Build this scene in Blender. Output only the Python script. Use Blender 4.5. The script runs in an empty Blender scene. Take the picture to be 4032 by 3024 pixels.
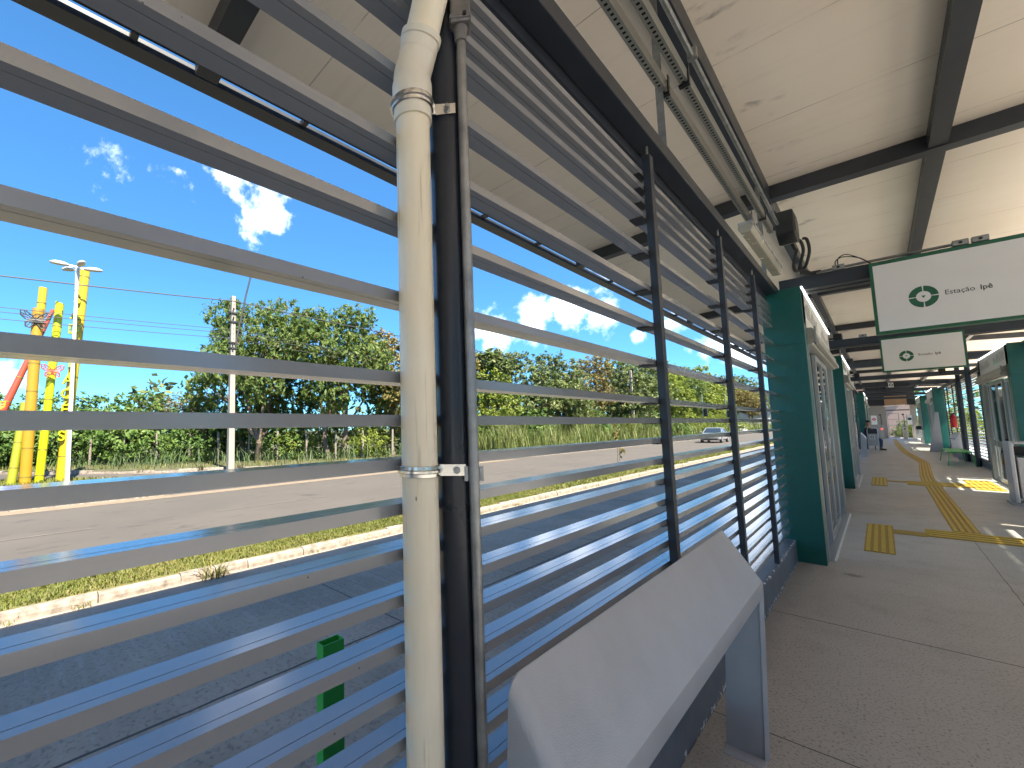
import bpy, bmesh, math, random
import numpy as np
from mathutils import Vector, Matrix
R = math.radians
SC = bpy.context.scene
COL = SC.collection

# ------------------------------------------------------------------ camera
cam = bpy.data.cameras.new('camera')
camo = bpy.data.objects.new('camera', cam); COL.objects.link(camo)
cam.sensor_width = 36.0; cam.lens = 36.0*1709.27/4032
cam.shift_x = 442.36/4032; cam.shift_y = 25.39/4032
cam.clip_start = 0.02; cam.clip_end = 3000
def cam_matrix(yaw, pitch, roll, loc):
    d = Vector((-math.sin(yaw)*math.cos(pitch), math.cos(yaw)*math.cos(pitch), math.sin(pitch)))
    r = Vector((math.cos(yaw), math.sin(yaw), 0)); u = r.cross(d)
    r2 = math.cos(roll)*r + math.sin(roll)*u; u2 = -math.sin(roll)*r + math.cos(roll)*u
    m = Matrix((r2, u2, -d)).transposed().to_4x4(); m.translation = loc
    return m
camo.matrix_world = cam_matrix(R(47.7433), R(4.9957), R(-0.9488), Vector((0, 0, 1.5)))
SC.camera = camo

# ------------------------------------------------------------------ sky, clouds, sun, exposure
SUN_EL, SUN_AZ = R(52), R(-8)          # azimuth measured from +X towards +Y
W = bpy.data.worlds.new('World'); SC.world = W; W.use_nodes = True
def build_world():
    nt = W.node_tree; N = nt.nodes; L = nt.links; N.clear()
    out = N.new('ShaderNodeOutputWorld'); bg = N.new('ShaderNodeBackground')
    sky = N.new('ShaderNodeTexSky'); sky.sky_type = 'NISHITA'; sky.sun_disc = False
    sky.sun_elevation = SUN_EL; sky.sun_rotation = math.pi/2 - SUN_AZ
    sky.air_density = 0.55; sky.dust_density = 0.0; sky.ozone_density = 3.0
    bg.inputs['Strength'].default_value = 0.05
    tc = N.new('ShaderNodeTexCoord')
    n1 = N.new('ShaderNodeTexNoise'); n1.inputs['Scale'].default_value = 17; n1.inputs['Detail'].default_value = 8
    n1.inputs['Roughness'].default_value = 0.62
    L.new(tc.outputs['Generated'], n1.inputs['Vector'])
    n2 = N.new('ShaderNodeTexNoise'); n2.inputs['Scale'].default_value = 5; n2.inputs['Detail'].default_value = 4
    L.new(tc.outputs['Generated'], n2.inputs['Vector'])
    warp = N.new('ShaderNodeVectorMath'); warp.operation = 'MULTIPLY_ADD'
    L.new(n2.outputs['Color'], warp.inputs[0]); warp.inputs[1].default_value = (.09, .09, .09)
    off = N.new('ShaderNodeVectorMath'); off.operation = 'ADD'; off.inputs[1].default_value = (-.045, -.045, -.045)
    L.new(tc.outputs['Generated'], warp.inputs[2]); L.new(warp.outputs[0], off.inputs[0])
    def M(op, a, b=None, clamp=False):
        m = N.new('ShaderNodeMath'); m.operation = op; m.use_clamp = clamp
        for i, v in enumerate((a, b)):
            if v is None: continue
            if isinstance(v, (int, float)): m.inputs[i].default_value = v
            else: L.new(v, m.inputs[i])
        return m.outputs[0]
    blobs = [(69.0,28.4,.050,.90),(72.3,28.0,.055,.50),(66.5,26.6,.055,.95),(64.5,26.6,.045,.92),(67,24.6,.038,.85),(82.5,27.6,.06,.30),(80.6,26.6,.045,.37),
             (26.4,13.6,.05,1.1),(22.8,12.9,.042,1.1),(30.5,13.0,.045,1.05),(35.6,12.2,.055,1.1),(22.4,16.4,.035,.75),(14.8,10.8,.03,1),(89.6,5.9,.05,.7),
             (10.2,8.6,.05,1.1),(18,9.8,.02,.7),(5,12,.12,1),(-12,14,.14,1),(105,20,.12,.9),(125,26,.2,1),(150,30,.25,1.1),(-50,32,.22,1),(-100,25,.25,1)]
    acc = None
    for az, el, rad, w in blobs:
        d = (-math.sin(R(az))*math.cos(R(el)), math.cos(R(az))*math.cos(R(el)), math.sin(R(el)))
        ds = N.new('ShaderNodeVectorMath'); ds.operation = 'DISTANCE'; ds.inputs[1].default_value = d
        L.new(off.outputs[0], ds.inputs[0])
        v = M('MULTIPLY', M('SUBTRACT', 1.0, M('MULTIPLY', ds.outputs['Value'], 1/(rad*1.5)), True), w)
        acc = v if acc is None else M('MAXIMUM', acc, v)
    dens = M('ADD', M('MULTIPLY', M('SUBTRACT', n1.outputs['Fac'], 0.5), 3.4), M('SUBTRACT', M('MULTIPLY', acc, 1.45), 0.45))
    dens = M('MULTIPLY', dens, M('GREATER_THAN', acc, 0.001))
    mr = N.new('ShaderNodeMapRange'); mr.interpolation_type = 'SMOOTHSTEP'
    mr.inputs['From Min'].default_value = 0.0; mr.inputs['From Max'].default_value = 1.45; mr.inputs['To Max'].default_value = 0.95
    L.new(dens, mr.inputs['Value'])
    gain = N.new('ShaderNodeMixRGB'); gain.blend_type = 'MULTIPLY'; gain.inputs[0].default_value = 1
    gain.inputs[2].default_value = (0.385, 0.73, 0.82, 1)
    sep = N.new('ShaderNodeSeparateXYZ'); L.new(tc.outputs['Generated'], sep.inputs[0])
    el = N.new('ShaderNodeMapRange'); el.inputs['From Min'].default_value = 0; el.inputs['From Max'].default_value = .55
    el.inputs['To Min'].default_value = .60; el.inputs['To Max'].default_value = 1.12; L.new(sep.outputs[2], el.inputs['Value'])
    dim = N.new('ShaderNodeVectorMath'); dim.operation = 'SCALE'; L.new(sky.outputs[0], dim.inputs[0]); L.new(el.outputs[0], dim.inputs['Scale'])
    L.new(dim.outputs[0], gain.inputs[1])
    mix = N.new('ShaderNodeMixRGB'); mix.inputs[2].default_value = (10.5, 10.7, 11.0, 1)
    L.new(mr.outputs[0], mix.inputs[0]); L.new(gain.outputs[0], mix.inputs[1])
    L.new(mix.outputs[0], bg.inputs['Color']); L.new(bg.outputs[0], out.inputs['Surface'])
build_world()
sun = bpy.data.lights.new('sun', 'SUN'); sun.energy = 2.05; sun.angle = R(0.5); sun.color = (1.0, 0.90, 0.74)
suno = bpy.data.objects.new('sun', sun); COL.objects.link(suno)
sd = Vector((math.cos(SUN_EL)*math.cos(SUN_AZ), math.cos(SUN_EL)*math.sin(SUN_AZ), math.sin(SUN_EL)))
suno.rotation_euler = sd.to_track_quat('Z', 'Y').to_euler(); suno.location = (60, -8, 80)
SC.view_settings.view_transform = 'Standard'; SC.view_settings.look = 'None'
SC.view_settings.exposure = 3.4; SC.view_settings.gamma = 1.0; SC.view_settings.use_curve_mapping = False
SC.render.engine = 'CYCLES'
SC.cycles.max_bounces = 10; SC.cycles.diffuse_bounces = 6; SC.cycles.transparent_max_bounces = 24
SC.cycles.use_denoising = True; SC.cycles.sample_clamp_indirect = 8

# ------------------------------------------------------------------ helpers: objects
def wloc(o):
    v = Vector((0, 0, 0))
    while o is not None:
        v += o.location; o = o.parent
    return v
def tag(o, label=None, cat=None, group=None, kind=None):
    if label: o['label'] = label
    if cat: o['category'] = cat
    if group: o['group'] = group
    if kind: o['kind'] = kind
    return o
def thing(name, label, cat, loc=(0, 0, 0), group=None):
    o = bpy.data.objects.new(name, None); COL.objects.link(o); o.location = loc; o.empty_display_size = .1
    return tag(o, label, cat, group)
def copy_tree(o, parent=None):
    c = o.copy(); COL.objects.link(c); c.parent = parent
    for ch in list(o.children): copy_tree(ch, c)
    return c
class MB:
    """collects shapes given in world coordinates; build() links them as one mesh object"""
    def __init__(s): s.v = []; s.f = []
    def poly(s, pts): 
        n = len(s.v); s.v += [tuple(p) for p in pts]; s.f.append(tuple(range(n, n+len(pts)))); return s
    def box(s, x0, x1, y0, y1, z0, z1):
        n = len(s.v)
        s.v += [(x0,y0,z0),(x1,y0,z0),(x1,y1,z0),(x0,y1,z0),(x0,y0,z1),(x1,y0,z1),(x1,y1,z1),(x0,y1,z1)]
        s.f += [tuple(n+i for i in q) for q in ((0,3,2,1),(4,5,6,7),(0,1,5,4),(1,2,6,5),(2,3,7,6),(3,0,4,7))]; return s
    def extrude(s, prof, axis, a, b):
        """closed profile of 2-D points; axis 'y': (x,z) pts, 'x': (y,z), 'z': (x,y)"""
        mk = {'y': lambda p, t: (p[0], t, p[1]), 'x': lambda p, t: (t, p[0], p[1]), 'z': lambda p, t: (p[0], p[1], t)}[axis]
        n = len(s.v); k = len(prof)
        s.v += [mk(p, a) for p in prof] + [mk(p, b) for p in prof]
        s.f.append(tuple(range(n, n+k))); s.f.append(tuple(range(n+2*k-1, n+k-1, -1)))
        for i in range(k): j = (i+1) % k; s.f.append((n+i, n+k+i, n+k+j, n+j))
        return s
    def tube(s, pts, r, n=12, cap=True):
        pts = [Vector(p) for p in pts]; rr = r if isinstance(r, (list, tuple)) else [r]*len(pts)
        base = len(s.v); ref = None
        for i, p in enumerate(pts):
            t = (pts[min(i+1, len(pts)-1)] - pts[max(i-1, 0)]).normalized()
            if ref is None: ref = t.orthogonal().normalized()
            a = (ref - t*ref.dot(t)).normalized(); b = t.cross(a); ref = a
            for k in range(n):
                q = p + (a*math.cos(2*math.pi*k/n) + b*math.sin(2*math.pi*k/n))*rr[i]; s.v.append(tuple(q))
        for i in range(len(pts)-1):
            for k in range(n):
                k2 = (k+1) % n
                s.f.append((base+i*n+k, base+i*n+k2, base+(i+1)*n+k2, base+(i+1)*n+k))
        if cap:
            s.f.append(tuple(base+k for k in range(n-1, -1, -1))); e = base+(len(pts)-1)*n
            s.f.append(tuple(e+k for k in range(n)))
        return s
    def lathe(s, prof, c, n=20):
        base = len(s.v)
        for r, z in prof:
            for k in range(n):
                a = 2*math.pi*k/n; s.v.append((c[0]+r*math.cos(a), c[1]+r*math.sin(a), c[2]+z))
        for i in range(len(prof)-1):
            for k in range(n):
                k2 = (k+1) % n; s.f.append((base+i*n+k, base+i*n+k2, base+(i+1)*n+k2, base+(i+1)*n+k))
        s.f.append(tuple(base+k for k in range(n-1, -1, -1))); e = base+(len(prof)-1)*n
        s.f.append(tuple(e+k for k in range(n))); return s
    def build(s, name, m, parent=None, bevel=0, smooth=False, kind=None, solid=0):
        off = wloc(parent) if parent else Vector((0, 0, 0))
        me = bpy.data.meshes.new(name); me.from_pydata([tuple(Vector(p)-off) for p in s.v], [], s.f)
        me.materials.append(m); me.update()
        bm = bmesh.new(); bm.from_mesh(me); bmesh.ops.recalc_face_normals(bm, faces=bm.faces); bm.to_mesh(me); bm.free()
        o = bpy.data.objects.new(name, me); COL.objects.link(o)
        if parent: o.parent = parent
        if smooth:
            me.polygons.foreach_set('use_smooth', [True]*len(me.polygons))
            try: me.set_sharp_from_angle(angle=R(35))
            except Exception: pass
        if solid:
            md = o.modifiers.new('solid', 'SOLIDIFY'); md.thickness = solid; md.offset = 0
        if bevel:
            md = o.modifiers.new('bevel', 'BEVEL'); md.width = bevel; md.segments = 2; md.limit_method = 'ANGLE'; md.angle_limit = R(40)
        if kind: o['kind'] = kind
        return o
def text(name, body, size, m, parent, loc, rot, depth=.004, offset=0, ax='CENTER', sx=1.0):
    c = bpy.data.curves.new(name, 'FONT'); c.body = body; c.size = size; c.extrude = depth; c.offset = offset
    c.align_x = ax; c.align_y = 'CENTER'; c.materials.append(m)
    o = bpy.data.objects.new(name, c); COL.objects.link(o); o.parent = parent
    o.location = Vector(loc) - wloc(parent); o.rotation_euler = rot; o.scale = (sx, 1, 1)
    me = bpy.data.meshes.new_from_object(o.evaluated_get(bpy.context.evaluated_depsgraph_get())); me.name = name
    if not me.materials: me.materials.append(m)
    n = bpy.data.objects.new(name, me); COL.objects.link(n); n.parent = parent
    n.location = o.location; n.rotation_euler = rot; n.scale = o.scale
    bpy.data.objects.remove(o); bpy.data.curves.remove(c); n.name = name
    return n

# ------------------------------------------------------------------ helpers: materials
def mat(name, col, rough=.5, metal=0, var=0.0, vscale=8, bump=0, bscale=60, spec=.5, col2=None, stretch=None, dark=None, detail=6):
    m = bpy.data.materials.new(name); m.use_nodes = True; nt = m.node_tree; N = nt.nodes; L = nt.links
    b = N['Principled BSDF']; b.inputs['Roughness'].default_value = rough; b.inputs['Metallic'].default_value = metal
    b.inputs['Specular IOR Level'].default_value = spec
    c = (*col, 1); b.inputs['Base Color'].default_value = c
    tc = N.new('ShaderNodeTexCoord'); src = tc.outputs['Object']
    if stretch:
        mp = N.new('ShaderNodeMapping'); mp.inputs['Scale'].default_value = stretch; L.new(src, mp.inputs['Vector']); src = mp.outputs[0]
    if var or col2:
        n = N.new('ShaderNodeTexNoise'); n.inputs['Scale'].default_value = vscale; n.inputs['Detail'].default_value = detail
        n.inputs['Roughness'].default_value = .6; L.new(src, n.inputs['Vector'])
        r = N.new('ShaderNodeValToRGB'); r.color_ramp.elements[0].position = .3; r.color_ramp.elements[1].position = .7
        a = col2 if col2 else tuple(max(0, x*(1-var)) for x in col)
        bcol = col if col2 else tuple(min(1, x*(1+var)) for x in col)
        r.color_ramp.elements[0].color = (*a, 1); r.color_ramp.elements[1].color = (*bcol, 1)
        L.new(n.outputs['Fac'], r.inputs['Fac']); L.new(r.outputs['Color'], b.inputs['Base Color'])
        mr = N.new('ShaderNodeMapRange'); mr.inputs['To Min'].default_value = max(.02, rough-.08); mr.inputs['To Max'].default_value = min(1, rough+.08)
        L.new(n.outputs['Fac'], mr.inputs['Value']); L.new(mr.outputs[0], b.inputs['Roughness'])
    if bump:
        n = N.new('ShaderNodeTexNoise'); n.inputs['Scale'].default_value = bscale; n.inputs['Detail'].default_value = 4
        L.new(src, n.inputs['Vector'])
        bp = N.new('ShaderNodeBump'); bp.inputs['Strength'].default_value = bump; bp.inputs['Distance'].default_value = .01
        L.new(n.outputs['Fac'], bp.inputs['Height']); L.new(bp.outputs[0], b.inputs['Normal'])
    return m
def spl(pts, n=6):
    """smooth curve through the points"""
    P = [Vector(p) for p in pts]; P = [P[0]*2-P[1]] + P + [P[-1]*2-P[-2]]; out = []
    for i in range(1, len(P)-2):
        for k in range(n):
            t = k/n; a, b, c, d = P[i-1], P[i], P[i+1], P[i+2]
            out.append(tuple(.5*((2*b) + (c-a)*t + (2*a-5*b+4*c-d)*t*t + (3*b-a-3*c+d)*t**3)))
    return out + [tuple(P[-2])]
class NT:
    """small wrapper for writing node graphs"""
    def __init__(s, m): s.m = m; s.N = m.node_tree.nodes; s.L = m.node_tree.links; s.b = s.N['Principled BSDF']
    def math(s, op, a, b=None, c=None, clamp=False):
        n = s.N.new('ShaderNodeMath'); n.operation = op; n.use_clamp = clamp
        for i, v in enumerate((a, b, c)):
            if v is None: continue
            if isinstance(v, (int, float)): n.inputs[i].default_value = v
            else: s.L.new(v, n.inputs[i])
        return n.outputs[0]
    def noise(s, vec, scale, detail=5, rough=.6):
        n = s.N.new('ShaderNodeTexNoise'); n.inputs['Scale'].default_value = scale; n.inputs['Detail'].default_value = detail
        n.inputs['Roughness'].default_value = rough; s.L.new(vec, n.inputs['Vector']); return n.outputs['Fac']
    def mapping(s, vec, scale):
        n = s.N.new('ShaderNodeMapping'); n.inputs['Scale'].default_value = scale; s.L.new(vec, n.inputs['Vector']); return n.outputs[0]
    def step(s, v, a, b):
        n = s.N.new('ShaderNodeMapRange'); n.interpolation_type = 'SMOOTHSTEP'; n.inputs['From Min'].default_value = a
        n.inputs['From Max'].default_value = b; s.L.new(v, n.inputs['Value']); return n.outputs[0]
    def mix(s, f, a, b, mode='MIX'):
        n = s.N.new('ShaderNodeMixRGB'); n.blend_type = mode
        for i, v in enumerate((f, a, b)):
            if isinstance(v, (int, float)): n.inputs[i].default_value = v
            elif isinstance(v, tuple): n.inputs[i].default_value = (*v, 1)
            else: s.L.new(v, n.inputs[i])
        return n.outputs[0]
    def bump(s, h, st, dist=.01):
        n = s.N.new('ShaderNodeBump'); n.inputs['Strength'].default_value = st; n.inputs['Distance'].default_value = dist
        s.L.new(h, n.inputs['Height']); s.L.new(n.outputs[0], s.b.inputs['Normal'])
    def obj(s):
        t = s.N.new('ShaderNodeNewGeometry'); return t.outputs['Position']
    def xyz(s, v):
        n = s.N.new('ShaderNodeSeparateXYZ'); s.L.new(v, n.inputs[0]); return n.outputs
def emat(name, col, st):
    m = bpy.data.materials.new(name); m.use_nodes = True; b = m.node_tree.nodes['Principled BSDF']
    b.inputs['Base Color'].default_value = (*col, 1); b.inputs['Emission Color'].default_value = (*col, 1); b.inputs['Emission Strength'].default_value = st
    return m
def glass_mat(name, tint=(.85, .9, .9), refl=.12):
    m = bpy.data.materials.new(name); m.use_nodes = True; N = m.node_tree.nodes; L = m.node_tree.links; N.clear()
    o = N.new('ShaderNodeOutputMaterial'); mx = N.new('ShaderNodeMixShader'); t = N.new('ShaderNodeBsdfTransparent'); g = N.new('ShaderNodeBsdfGlossy')
    t.inputs[0].default_value = (*tint, 1); g.inputs['Roughness'].default_value = .03
    lw = N.new('ShaderNodeLayerWeight'); lw.inputs['Blend'].default_value = refl
    L.new(lw.outputs['Fresnel'], mx.inputs[0]); L.new(t.outputs[0], mx.inputs[1]); L.new(g.outputs[0], mx.inputs[2]); L.new(mx.outputs[0], o.inputs[0])
    return m
def leaf_mat(name, a, b, c, brown=None, trans=.40, brown_p=.86):
    """leaves: each leaf picks its own tone; thin, so some light passes"""
    m = bpy.data.materials.new(name); m.use_nodes = True; N = m.node_tree.nodes; L = m.node_tree.links; N.clear()
    o = N.new('ShaderNodeOutputMaterial'); mx = N.new('ShaderNodeMixShader'); mx.inputs[0].default_value = trans
    d = N.new('ShaderNodeBsdfPrincipled'); d.inputs['Roughness'].default_value = .55; d.inputs['Specular IOR Level'].default_value = .3
    t = N.new('ShaderNodeBsdfTranslucent'); g = N.new('ShaderNodeNewGeometry')
    r = N.new('ShaderNodeValToRGB'); e = r.color_ramp.elements; e[0].color = (*a, 1); e[1].color = (*c, 1); e[1].position = .8
    x = e.new(.45); x.color = (*b, 1)
    if brown:
        x = e.new(brown_p); x.color = (*c, 1); x = e.new(brown_p+.03); x.color = (*brown, 1)
    tc = N.new('ShaderNodeTexCoord'); n = N.new('ShaderNodeTexNoise'); n.inputs['Scale'].default_value = .9; n.inputs['Detail'].default_value = 3
    L.new(tc.outputs['Object'], n.inputs['Vector'])
    ma = N.new('ShaderNodeMath'); ma.operation = 'MULTIPLY_ADD'; ma.inputs[1].default_value = .55
    mb = N.new('ShaderNodeMath'); mb.operation = 'MULTIPLY_ADD'; mb.inputs[1].default_value = .9; mb.inputs[2].default_value = -.22
    L.new(n.outputs['Fac'], mb.inputs[0]); L.new(g.outputs['Random Per Island'], ma.inputs[0]); L.new(mb.outputs[0], ma.inputs[2])
    L.new(ma.outputs[0], r.inputs['Fac'])
    L.new(r.outputs[0], d.inputs['Base Color']); L.new(r.outputs[0], t.inputs['Color'])
    L.new(d.outputs[0], mx.inputs[1]); L.new(t.outputs[0], mx.inputs[2]); L.new(mx.outputs[0], o.inputs[0])
    return m

M = {}
M['slat'] = mat('slat_paint', (.255, .265, .29), .24, .15, spec=.6)
M['slat'].node_tree.nodes['Principled BSDF'].inputs['Coat Weight'].default_value = .8
M['slat'].node_tree.nodes['Principled BSDF'].inputs['Coat Roughness'].default_value = .15
def slat_specks():
    g = NT(M['slat']); t = g.obj(); v = g.N.new('ShaderNodeTexVoronoi'); v.inputs['Scale'].default_value = 30; g.L.new(t, v.inputs['Vector'])
    sp = g.math('LESS_THAN', v.outputs['Distance'], .06)
    n = g.math('GREATER_THAN', g.noise(t, 3.1), .54)
    g.L.new(g.mix(g.math('MULTIPLY', g.math('MULTIPLY', sp, n), .8), (.255, .265, .29), (.05, .05, .055)), g.b.inputs['Base Color'])
slat_specks()
M['steel'] = mat('dark_steel_paint', (.030, .036, .048), .42, .1, var=.18, vscale=5, bump=.04, bscale=150)
M['post'] = mat('post_paint', (.022, .028, .042), .30, .1, var=.15, vscale=5, bump=.05, bscale=40)
M['pvc'] = mat('aged_pvc', (.90, .82, .67), .46, 0, col2=(.85, .75, .58), vscale=5, stretch=(6, 6, .7), bump=.05, bscale=90)
M['pvc2'] = mat('pale_pvc', (.78, .72, .61), .35, 0, var=.05, vscale=12, bump=.05, bscale=60)
def pvc_marks():
    g = NT(M['pvc']); t = g.obj(); v = g.N.new('ShaderNodeTexVoronoi'); v.inputs['Scale'].default_value = 17
    g.L.new(g.mapping(t, (1.6, 1.6, .6)), v.inputs['Vector'])
    sp = g.math('MULTIPLY', g.math('LESS_THAN', v.outputs['Distance'], .05), g.math('GREATER_THAN', g.noise(t, 6), .5))
    n2 = g.noise(g.mapping(t, (30, 30, 1.6)), 2.0, 3); st = g.math('MULTIPLY', g.step(n2, .58, .72), .5)
    link = g.b.inputs['Base Color'].links[0].from_socket
    c = g.mix(st, link, (.42, .33, .22)); g.L.new(g.mix(g.math('MULTIPLY', sp, .75), c, (.16, .12, .08)), g.b.inputs['Base Color'])
pvc_marks()
M['galv'] = mat('galvanised_steel', (.40, .41, .42), .38, .8, col2=(.22, .225, .23), vscale=14, bump=.08, bscale=50)
M['zinc'] = mat('zinc_strap', (.72, .71, .68), .22, .95, var=.1, vscale=20)
M['cast'] = mat('cast_alu', (.20, .19, .19), .45, .5, var=.2, vscale=30, bump=.1, bscale=120)
M['green'] = mat('portal_green_paint', (.006, .098, .088), .30, .05, var=.16, vscale=1.2, bump=.05, bscale=40)
M['sgreen'] = mat('sign_green', (.010, .105, .052), .45, 0, var=.05)
M['white'] = mat('white_panel', (.74, .73, .72), .4, 0, var=.02, vscale=3)
M['alu'] = mat('anodised_alu', (.42, .43, .44), .35, .7, var=.06, vscale=4, stretch=(1, 1, .3))
M['motor'] = mat('alu_cover', (.48, .47, .44), .4, .5, col2=(.36, .34, .30), vscale=4, stretch=(1, .4, 3))
M['glass'] = glass_mat('door_glass')
M['band'] = mat('glass_band', (.02, .06, .06), .3)
M['perch'] = mat('grey_powder_coat', (.43, .44, .47), .40, .15, var=.09, vscale=4, bump=.22, bscale=420)
M['black'] = mat('black_plastic', (.012, .012, .014), .4)
M['rubber'] = mat('black_cable', (.015, .015, .016), .5)
M['yellow'] = mat('tactile_yellow', (.62, .40, .035), .62, 0, col2=(.46, .29, .04), vscale=6)
M['led'] = emat('led_edge_glow', (.95, 1.0, .94), .5)
M['greenled'] = emat('green_indicator', (.0, .6, .25), .10)
M['redled'] = emat('red_indicator', (1, .05, .04), .35)
M['ink'] = mat('dark_ink', (.02, .035, .03), .5)
M['bollard'] = mat('bollard_green', (.035, .36, .06), .4, 0, var=.06)
M['benchgreen'] = mat('bench_green', (.03, .42, .06), .35)
M['red'] = mat('extinguisher_red', (.55, .02, .02), .3)
M['grey'] = mat('grey_board', (.36, .37, .39), .45, .1, var=.05)
M['navy'] = mat('navy_panel', (.012, .014, .026), .4)
M['cream'] = mat('cream_wall', (.30, .285, .255), .7, 0, var=.06, vscale=2)
M['brown'] = mat('brown_board', (.30, .19, .11), .6, 0, var=.1, vscale=2)
M['concpole'] = mat('pole_concrete', (.25, .225, .195), .85, 0, var=.12, vscale=2, bump=.2, bscale=30)
M['wood'] = mat('weathered_post_wood', (.19, .165, .14), .9, 0, var=.25, vscale=4, stretch=(6, 6, 1), bump=.3)
M['wire'] = mat('wire_sheath', (.022, .022, .024), .6)
M['paintwhite'] = mat('white_gloss', (.78, .77, .75), .35, 0, var=.03)
M['bark'] = mat('bark', (.13, .10, .075), .95, 0, var=.3, vscale=3, stretch=(5, 5, 1), bump=.5, bscale=14)
M['palebark'] = mat('pale_bark', (.45, .42, .36), .9, 0, var=.2, vscale=4, bump=.3, bscale=14)
M['syel'] = mat('sculpture_yellow', (.43, .31, .010), .4, 0, var=.05, vscale=2)
M['sora'] = mat('sculpture_ochre', (.33, .18, .013), .4, 0, var=.06, vscale=2)
M['slime'] = mat('sculpture_lime', (.37, .40, .005), .4, 0, var=.05, vscale=2)
M['sred'] = mat('sculpture_red', (.31, .05, .025), .4, 0, var=.06, vscale=2)
M['solive'] = mat('sculpture_olive', (.20, .225, .012), .45, 0, var=.06, vscale=2)
M['sband'] = mat('sculpture_band', (.16, .13, .02), .5)
M['lens'] = mat('lamp_lens', (.70, .68, .60), .25, 0, var=.1, vscale=10)
def lens():
    b = M['lens'].node_tree.nodes['Principled BSDF']; b.inputs['Transmission Weight'].default_value = .55
lens()
M['tube'] = mat('tube_glass', (.80, .72, .50), .3)

# floor: ground granite-chip concrete with sealant joints, wear and a drip stain
def floor_mat():
    m = mat('terrazzo_floor', (.3, .28, .25), .42); g = NT(m); t = g.obj(); x, y, z = g.xyz(t)
    big = g.noise(t, .7, 4); mid = g.noise(t, 3.0, 5); fine = g.noise(t, 170, 2); chip = g.noise(t, 75, 3)
    c = g.mix(g.step(big, .35, .68), (.47, .435, .395), (.41, .38, .345))
    c = g.mix(g.math('MULTIPLY', g.step(mid, .5, .8), .25), c, (.21, .185, .155))
    c = g.mix(g.math('MULTIPLY', g.step(chip, .55, .63), .7), c, (.12, .105, .09))
    c = g.mix(g.math('MULTIPLY', g.step(fine, .58, .68), .55), c, (.50, .46, .40))
    wob = g.math('MULTIPLY', g.math('SUBTRACT', g.noise(t, 5, 4), .5), .014)
    for yk, w, s in ((2.815, .0045, .9), (4.625, .0065, .95), (6.86, .003, .5), (13.3, .004, .6), (19.5, .004, .5), (26, .004, .5), (33, .004, .5), (40, .004, .5)):
        d = g.math('ABSOLUTE', g.math('SUBTRACT', g.math('ADD', y, wob), yk))
        c = g.mix(g.math('MULTIPLY', g.math('LESS_THAN', d, w), s), c, (.03, .026, .022))
    d = g.math('ABSOLUTE', g.math('SUBTRACT', g.math('ADD', x, wob), .668))
    gate = g.math('LESS_THAN', y, 8.83)
    c = g.mix(g.math('MULTIPLY', g.math('MULTIPLY', g.math('LESS_THAN', d, .0035), gate), .85), c, (.03, .026, .022))
    # drip stain by the green column and a darker band along the wall
    dx = g.math('MULTIPLY', g.math('ADD', x, .29), 1/.10); dy = g.math('MULTIPLY', g.math('SUBTRACT', y, 6.2), 1/.09)
    dd = g.math('ADD', g.math('SQRT', g.math('ADD', g.math('POWER', dx, 2), g.math('POWER', dy, 2))), g.math('MULTIPLY', g.noise(t, 22, 4), 1.3))
    c = g.mix(g.math('MULTIPLY', g.math('SUBTRACT', 1, g.step(dd, .9, 1.6)), .7), c, (.10, .08, .06))
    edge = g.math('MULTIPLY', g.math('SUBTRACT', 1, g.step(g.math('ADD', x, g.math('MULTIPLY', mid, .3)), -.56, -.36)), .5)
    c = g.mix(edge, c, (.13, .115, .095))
    g.L.new(c, g.b.inputs['Base Color'])
    g.L.new(g.math('ADD', .38, g.math('MULTIPLY', g.step(mid, .4, .7), .10)), g.b.inputs['Roughness'])
    g.bump(g.math('ADD', g.math('MULTIPLY', chip, .5), g.math('MULTIPLY', fine, .3)), .10, .004)
    return m
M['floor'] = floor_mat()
# roof sheets: off-white painted panels, sheet joints across, grime near the beams
def ceil_mat():
    m = mat('roof_soffit', (.72, .67, .59), .6); g = NT(m); t = g.obj(); x, y, z = g.xyz(t)
    c = g.mix(g.step(g.noise(t, .6, 4), .35, .7), (.87, .79, .69), (.82, .735, .63))
    st = g.noise(g.mapping(t, (.5, 7, 1)), 2.2, 4)
    c = g.mix(g.math('MULTIPLY', g.step(st, .5, .8), .16), c, (.55, .49, .42))
    f = g.math('ABSOLUTE', g.math('SUBTRACT', g.math('FRACT', g.math('MULTIPLY', g.math('ADD', y, .12), 1/1.15)), .5))
    c = g.mix(g.math('MULTIPLY', g.math('LESS_THAN', f, .0045), g.math('MULTIPLY', g.step(g.noise(t, 3), .3, .6), .6)), c, (.22, .19, .16))
    near = g.math('SUBTRACT', 1, g.step(g.math('ABSOLUTE', g.math('ADD', x, .56)), .02, .34))
    sm = g.math('MULTIPLY', near, g.step(g.noise(g.mapping(t, (1, 1.6, 1)), 2.6, 4), .56, .76))
    c = g.mix(g.math('MULTIPLY', sm, .75), c, (.10, .085, .07))
    outer = g.math('MULTIPLY', g.step(g.math('MULTIPLY', x, -1), 2.2, 3.1), g.step(g.noise(g.mapping(t, (.4, 9, 1)), 1.4, 3), .42, .7))
    c = g.mix(g.math('MULTIPLY', outer, .14), c, (.30, .26, .22))
    g.L.new(c, g.b.inputs['Base Color']); g.bump(g.noise(t, 140, 3), .06, .003); return m
M['ceil'] = ceil_mat()
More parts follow.
